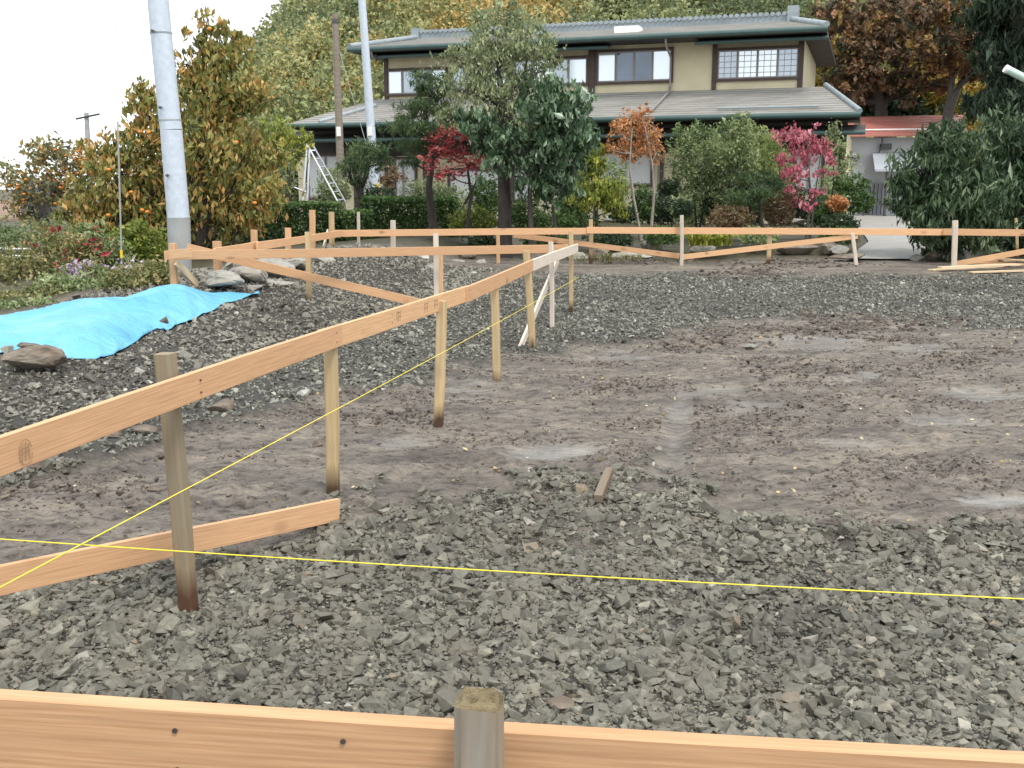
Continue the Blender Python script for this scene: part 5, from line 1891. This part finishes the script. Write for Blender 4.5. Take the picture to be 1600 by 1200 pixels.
for lb, x, y, rx, ry, Y, mt in (('clipped round green shrub at the left of the driveway, upper one', 1330, 288, 26, 14, 21.5, 'hedge'), ('clipped round green shrub at the left of the driveway, lower one', 1342, 314, 22, 17, 20.8, 'hedge'),
                         ('dark clipped ball beside the orange tree trunks', 1045, 292, 15, 13, 20.8, 'dark_shrub'), ('small dark clipped ball behind the white topped stake', 1068, 325, 14, 11, 20, 'dark_shrub'), ('dark clipped cushion under the orange tree', 975, 335, 18, 10, 20.3, 'dark_shrub'),
                         ('wide brown azalea cushion in the middle of the garden', 1142, 338, 32, 15, 19.6, 'brown_shrub'), ('tall dark clipped shrub behind the wide brown cushion', 1118, 320, 22, 22, 21, 'dark_shrub'), ('dark low shrub below the pink leaved tree', 1290, 335, 22, 16, 20.3, 'hedge'),
                         ('brownish bare shrub left of the pink leaved tree', 1218, 325, 22, 26, 20.4, 'brown_shrub'), ('dark shrub at the left corner of the driveway', 1312, 350, 26, 14, 19.6, 'dark_shrub'), ('green shrub under the back board left of the driveway', 1310, 368, 26, 12, 19, 'hedge'),
                         ('small green shrub right of the yellow grass clump', 1185, 368, 28, 11, 19, 'light_green'), ('dark fern mound left of the yellow grass clump', 1035, 368, 26, 12, 19.2, 'hedge'), ('low dark shrub beside the joint stake of the back boards', 955, 372, 34, 12, 19.2, 'dark_shrub'), ('low leafy shrub right of the big trunk, under the back board', 855, 375, 34, 12, 19.0, 'hedge'),
                         ('yellow orange leaved low shrub behind the driveway stake', 1308, 318, 16, 10, 20.1, 'orange'), ('dark green low bush at the left foot of the right thicket', 1458, 388, 18, 10, 18.4, 'dark_shrub'), ('low dark shrub before the big trunk roots', 755, 378, 22, 12, 18.9, 'dark_shrub')):
    nn = int(1000 + rx * ry * 3.2)
    shrub(lb, [(x, y, rx, ry), (x - rx * .4, y + ry * .4, rx * .6, ry * .7), (x + rx * .45, y + ry * .35, rx * .55, ry * .7)], Y, nn, (.05, .026), mt, name='clipped_shrub' if 'clipped' in lb or 'cushion' in lb else 'shrub', spread=.12, shell=.85, tint=(.5, .16, .14))


for lb, x, y, rx, ry, Y, mt in (('leafy shrub against the house wall, left of the pale orange tree trunks', 955, 285, 22, 34, 24, 'light_green'), ('green shrub between the two pale orange tree trunks', 1006, 318, 16, 26, 23.5, 'hedge'),
                         ('dark shrub against the house wall right of the pale trunks', 1040, 325, 22, 22, 24, 'dark_shrub'), ('bushy shrub filling the gap under the thin grey green tree', 1090, 318, 30, 28, 23, 'light_green'),
                         ('dense green shrub under the pale green shrubby tree', 1165, 318, 30, 26, 22.5, 'hedge'), ('tall green shrub left of the pink leaved tree, by the house', 1218, 285, 20, 34, 23.5, 'light_green'),
                         ('dark shrub behind the pink leaved tree trunk', 1255, 322, 26, 24, 23, 'dark_shrub'), ('olive shrub against the house right of the pink tree', 1300, 300, 20, 40, 23.5, 'light_green'),
                         ('low shrub by the house wall behind the small crimson maple', 705, 318, 34, 18, 22.6, 'olive'), ('green shrub by the wall between the maple and the big trunk', 760, 305, 20, 30, 23, 'hedge'),
                         ('leafy shrub by the wall right of the glossy evergreen stems', 895, 315, 24, 28, 22.5, 'hedge'), ('grey bush by the wall behind the wooden pole', 520, 290, 22, 24, 25, 'olive'),
                         ('bush by the wall behind the slim metal pole', 590, 305, 26, 16, 25, 'dark_shrub')):
    shrub(lb, [(x, y, rx, ry), (x - rx * .4, y + ry * .5, rx * .7, ry * .6), (x + rx * .45, y + ry * .45, rx * .6, ry * .6)], Y, int(1300 + rx * ry * 2), (.065, .032), mt, tint=(.42, .2, .15), spread=.2)


def grass_clump(label, blobs, Y, n, L, W, mat):
    root = tag(empty('grass_clump', at_y(blobs[0][0], blobs[0][1] + 12, Y)), label, 'grass')
    Vs, Fs, Ts, k = [], [], [], 0
    for i in range(n):
        b = random.choice(blobs)
        p = at_y(b[0] + random.uniform(-1, 1) * b[2], b[1] + b[3], Y + random.uniform(-.2, .2))
        a = random.uniform(0, 6.28)
        o = Vector((math.cos(a), math.sin(a), 0))
        s = Vector((-o.y, o.x, 0)) * W
        l = L * random.uniform(.6, 1.2)
        prev = None
        tt = random.random()
        for j in range(5):
            t_ = j / 4
            c = p + o * l * .75 * t_ ** 1.3 + Vector((0, 0, l * (1.05 * t_ - .75 * t_ * t_)))
            w = s * (1 - t_ ** 2 * .95)
            Vs += [c - w, c + w]
            Ts += [tt, tt]
            if j:
                Fs.append((k - 2, k - 1, k + 1, k))
            k += 2
    npmesh('blades', np.array([tuple(v) for v in Vs]), np.array(Fs), M[mat], root, tint=np.array(Ts))
    return root


grass_clump('arching yellow green strap leaved clump behind the back board', [(1110, 372, 32, 12)], 18.4, 260, .62, .015, 'yellow')
M['strap'] = mat_leaf('strap_leaves', [(.16, .22, .03), (.34, .38, .05), (.52, .52, .10), (.62, .58, .18)])
bpy.data.objects['grass_clump'].children[0].data.materials[0] = M['strap']
grass_clump('dry straw coloured grass lying by the flat slab under the brace', [(940, 405, 40, 4), (975, 402, 30, 4)], 17.7, 160, .32, .006, 'weeds')
# right hand thicket
tree('evergreen_bush', 'large dark bamboo leaved bush filling the right side behind the boards', 'bush',
     [(1475, 225, 40, 26), (1440, 262, 38, 32), (1500, 265, 44, 34), (1420, 305, 34, 32), (1470, 310, 52, 36), (1520, 315, 40, 36), (1456, 350, 30, 30), (1490, 358, 44, 30), (1530, 360, 34, 28), (1470, 200, 14, 10)],
     17.9, 13500, (.14, .036), 'bamboo', [([(1482, 408), (1478, 350), (1474, 250)], .06, .02), ([(1492, 408), (1505, 350), (1510, 270)], .05, .02)], mode='droop', per=24, spread=.17, tint=(.42, .2, .18), ragged=.5)
tree('evergreen_bush', 'dark evergreen bush cut by the right edge of the photo', 'bush', [(1575, 215, 36, 32), (1600, 260, 44, 44), (1560, 290, 32, 40), (1590, 330, 46, 36), (1630, 230, 40, 50), (1560, 350, 26, 26), (1640, 320, 40, 50), (1600, 372, 44, 18)],
     18.8, 9500, (.13, .04), 'bamboo', [([(1590, 400), (1590, 330), (1580, 230)], .07, .02), ([(1620, 400), (1625, 330), (1630, 250)], .06, .02)], mode='droop', per=12, spread=.25, tint=(.34, .18, .18))
# autumn trees behind the house on the right
tree('autumn_tree', 'broad autumn tree with maroon top just right of the house', 'tree', [(1330, 45, 44, 26), (1370, 25, 50, 26), (1335, 80, 40, 20), (1390, 65, 46, 24), (1420, 90, 30, 22), (1345, 115, 40, 16), (1400, 120, 34, 20), (1310, 110, 26, 18), (1430, 50, 30, 28), (1380, 140, 46, 18), (1320, 150, 34, 18), (1420, 150, 26, 18), (1300, 20, 26, 20)],
     46, 12000, (.22, .12), 'autumn', [([(1378, 345), (1376, 180), (1368, 120), (1360, 60)], .38, .1), ([(1376, 170), (1410, 120), (1420, 80)], .16, .06), ([(1372, 140), (1335, 100), (1325, 60)], .16, .06)], per=40, spread=.16, tint=(.46, .24, .14), dj=1.5)
tree('autumn_tree', 'leaning autumn tree with bare pale limbs before the dark cedar', 'tree', [(1480, 30, 44, 24), (1460, 65, 36, 24), (1510, 60, 34, 26), (1480, 100, 38, 20), (1525, 110, 24, 26), (1450, 20, 30, 20), (1500, 10, 40, 18), (1460, 130, 26, 16)],
     44, 8500, (.22, .12), 'autumn', [([(1478, 345), (1480, 175), (1500, 130), (1530, 105)], .3, .08), ([(1480, 180), (1490, 110), (1480, 50)], .16, .06)], bark='bark_grey', per=40, spread=.16, tint=(.55, .24, .14), dj=1.5)
tree('autumn_tree', 'golden leaved tree low between the two big autumn trees', 'tree', [(1440, 110, 34, 26), (1415, 140, 36, 20), (1455, 150, 40, 24), (1500, 150, 36, 24), (1340, 130, 34, 22), (1300, 95, 20, 30), (1310, 140, 36, 22), (1480, 190, 40, 18)],
     50, 13000, (.24, .14), 'autumn_gold', [([(1440, 345), (1442, 200), (1436, 130)], .25, .08)], per=20, spread=.24, tint=(.45, .22, .16), dj=1.5)
tree('evergreen_tree', 'low dark evergreen behind the red roofed outbuilding', 'tree', [(1340, 165, 50, 18), (1400, 160, 50, 22), (1450, 170, 30, 20), (1300, 165, 22, 18), (1370, 180, 60, 16)],
     48.5, 6500, (.28, .14), 'dark_shrub', [([(1370, 345), (1372, 220), (1370, 170)], .3, .1)], per=20, tint=(.35, .2, .14), dj=1)
tree('cedar_tree', 'tall dark cedar at the upper right corner', 'tree', [(1580, 20, 60, 30), (1560, 60, 40, 26), (1610, 70, 50, 34), (1575, 105, 42, 26), (1600, 140, 40, 26), (1570, 165, 34, 18), (1545, 30, 30, 24), (1600, -30, 60, 40), (1535, 90, 14, 22), (1530, 165, 26, 16)],
     40, 13000, (.30, .08), 'cedar', [([(1592, 345), (1590, 200), (1588, 60), (1590, -40)], .36, .15)], mode='droop', per=24, spread=.22, tint=(.42, .2, .16), dj=1.2)
# ------------------------------------------------------------------ wooded hill
def hill_h(x, y):
    x, y = np.asarray(x, float), np.asarray(y, float)
    a = (y - 66) * .5
    b = (x + 27 + .3 * (y - 90)) * 1.3
    h = -np.log(np.exp(-a / 3) + np.exp(-b / 3)) * 3
    return np.maximum(h, 0) * (1 + .12 * (fbm(x * .05, y * .05, 91, 2) - .5)) + .3


hx, hy = np.meshgrid(np.linspace(-90, 150, 100), np.linspace(60, 210, 70))
hz = hill_h(hx.ravel(), hy.ravel())
hz = np.where(hz < .35, -.8, hz)
hi_ = np.arange(70 * 100).reshape(70, 100)
hill = npmesh('hill', np.stack([hx.ravel(), hy.ravel(), hz], -1), np.stack([hi_[:-1, :-1], hi_[:-1, 1:], hi_[1:, 1:], hi_[1:, :-1]], -1).reshape(-1, 4), mat_plain('hill_floor', (.05, .055, .022), .95, .4, .3), smooth=True)
tag(hill, kind='structure')
Ps, Ts, Ls = [], [], []
cnt = 0
while cnt < 2000:
    y = 62 + 120 * random.random() ** 1.25
    x = random.uniform(-.34, .62) * y
    h = float(hill_h(x, y))
    if h < 1.0 and x < -.27 * y:
        continue
    px, py = project(x, y, h + 2)
    if py < -260 or (py > 330):
        continue
    cnt += 1
    r = random.uniform(1.3, 2.9)
    n = int(390 if y < 95 else 250)
    d = RNG.normal(0, 1, (n, 3))
    d /= np.linalg.norm(d, axis=1)[:, None]
    lump = .75 + .45 * vnoise(d[:, 0] * 2.2 + cnt * 3.1, d[:, 2] * 2.2 + d[:, 1] * 1.7, 95)
    P = d * lump[:, None] * (RNG.uniform(.55, 1, n) ** .5)[:, None] * np.array([r * .86, r * .86, r * random.uniform(.85, 1.3)]) + np.array([x, y, h + r * 1.05])
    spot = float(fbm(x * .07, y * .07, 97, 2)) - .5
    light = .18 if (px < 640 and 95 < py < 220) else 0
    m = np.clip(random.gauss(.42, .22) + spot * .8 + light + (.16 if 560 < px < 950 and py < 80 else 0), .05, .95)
    Ps.append(P)
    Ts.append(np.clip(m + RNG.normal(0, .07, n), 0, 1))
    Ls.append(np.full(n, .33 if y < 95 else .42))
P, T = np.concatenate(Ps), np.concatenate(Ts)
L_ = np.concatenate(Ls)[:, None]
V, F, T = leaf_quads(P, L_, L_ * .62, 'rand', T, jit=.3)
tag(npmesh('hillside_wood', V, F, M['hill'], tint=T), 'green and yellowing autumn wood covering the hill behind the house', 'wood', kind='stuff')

# fallen leaves and straw chips on the mud
x, y, h, g = sample(5200, -4, 9, 3.5, 13, lambda x, y, g, w, r: (g < .6) & (RNG.uniform(0, 1, len(x)) < .16 + .3 * (fbm(x * 1.2, y * 1.2, 99, 2) > .56)))
V, F, T = leaf_quads(np.stack([x, y, h + .012], -1), .019, .011, 'flat', RNG.uniform(.3, 1, len(x)))
M['litter'] = mat_leaf('leaf_litter', [(.2, .12, .04), (.42, .28, .09), (.6, .45, .2), (.7, .62, .45)])
tag(npmesh('leaf_litter', V, F, M['litter'], tint=T), 'tiny yellow leaves and straw chips strewn on the mud', 'leaf litter', kind='stuff')
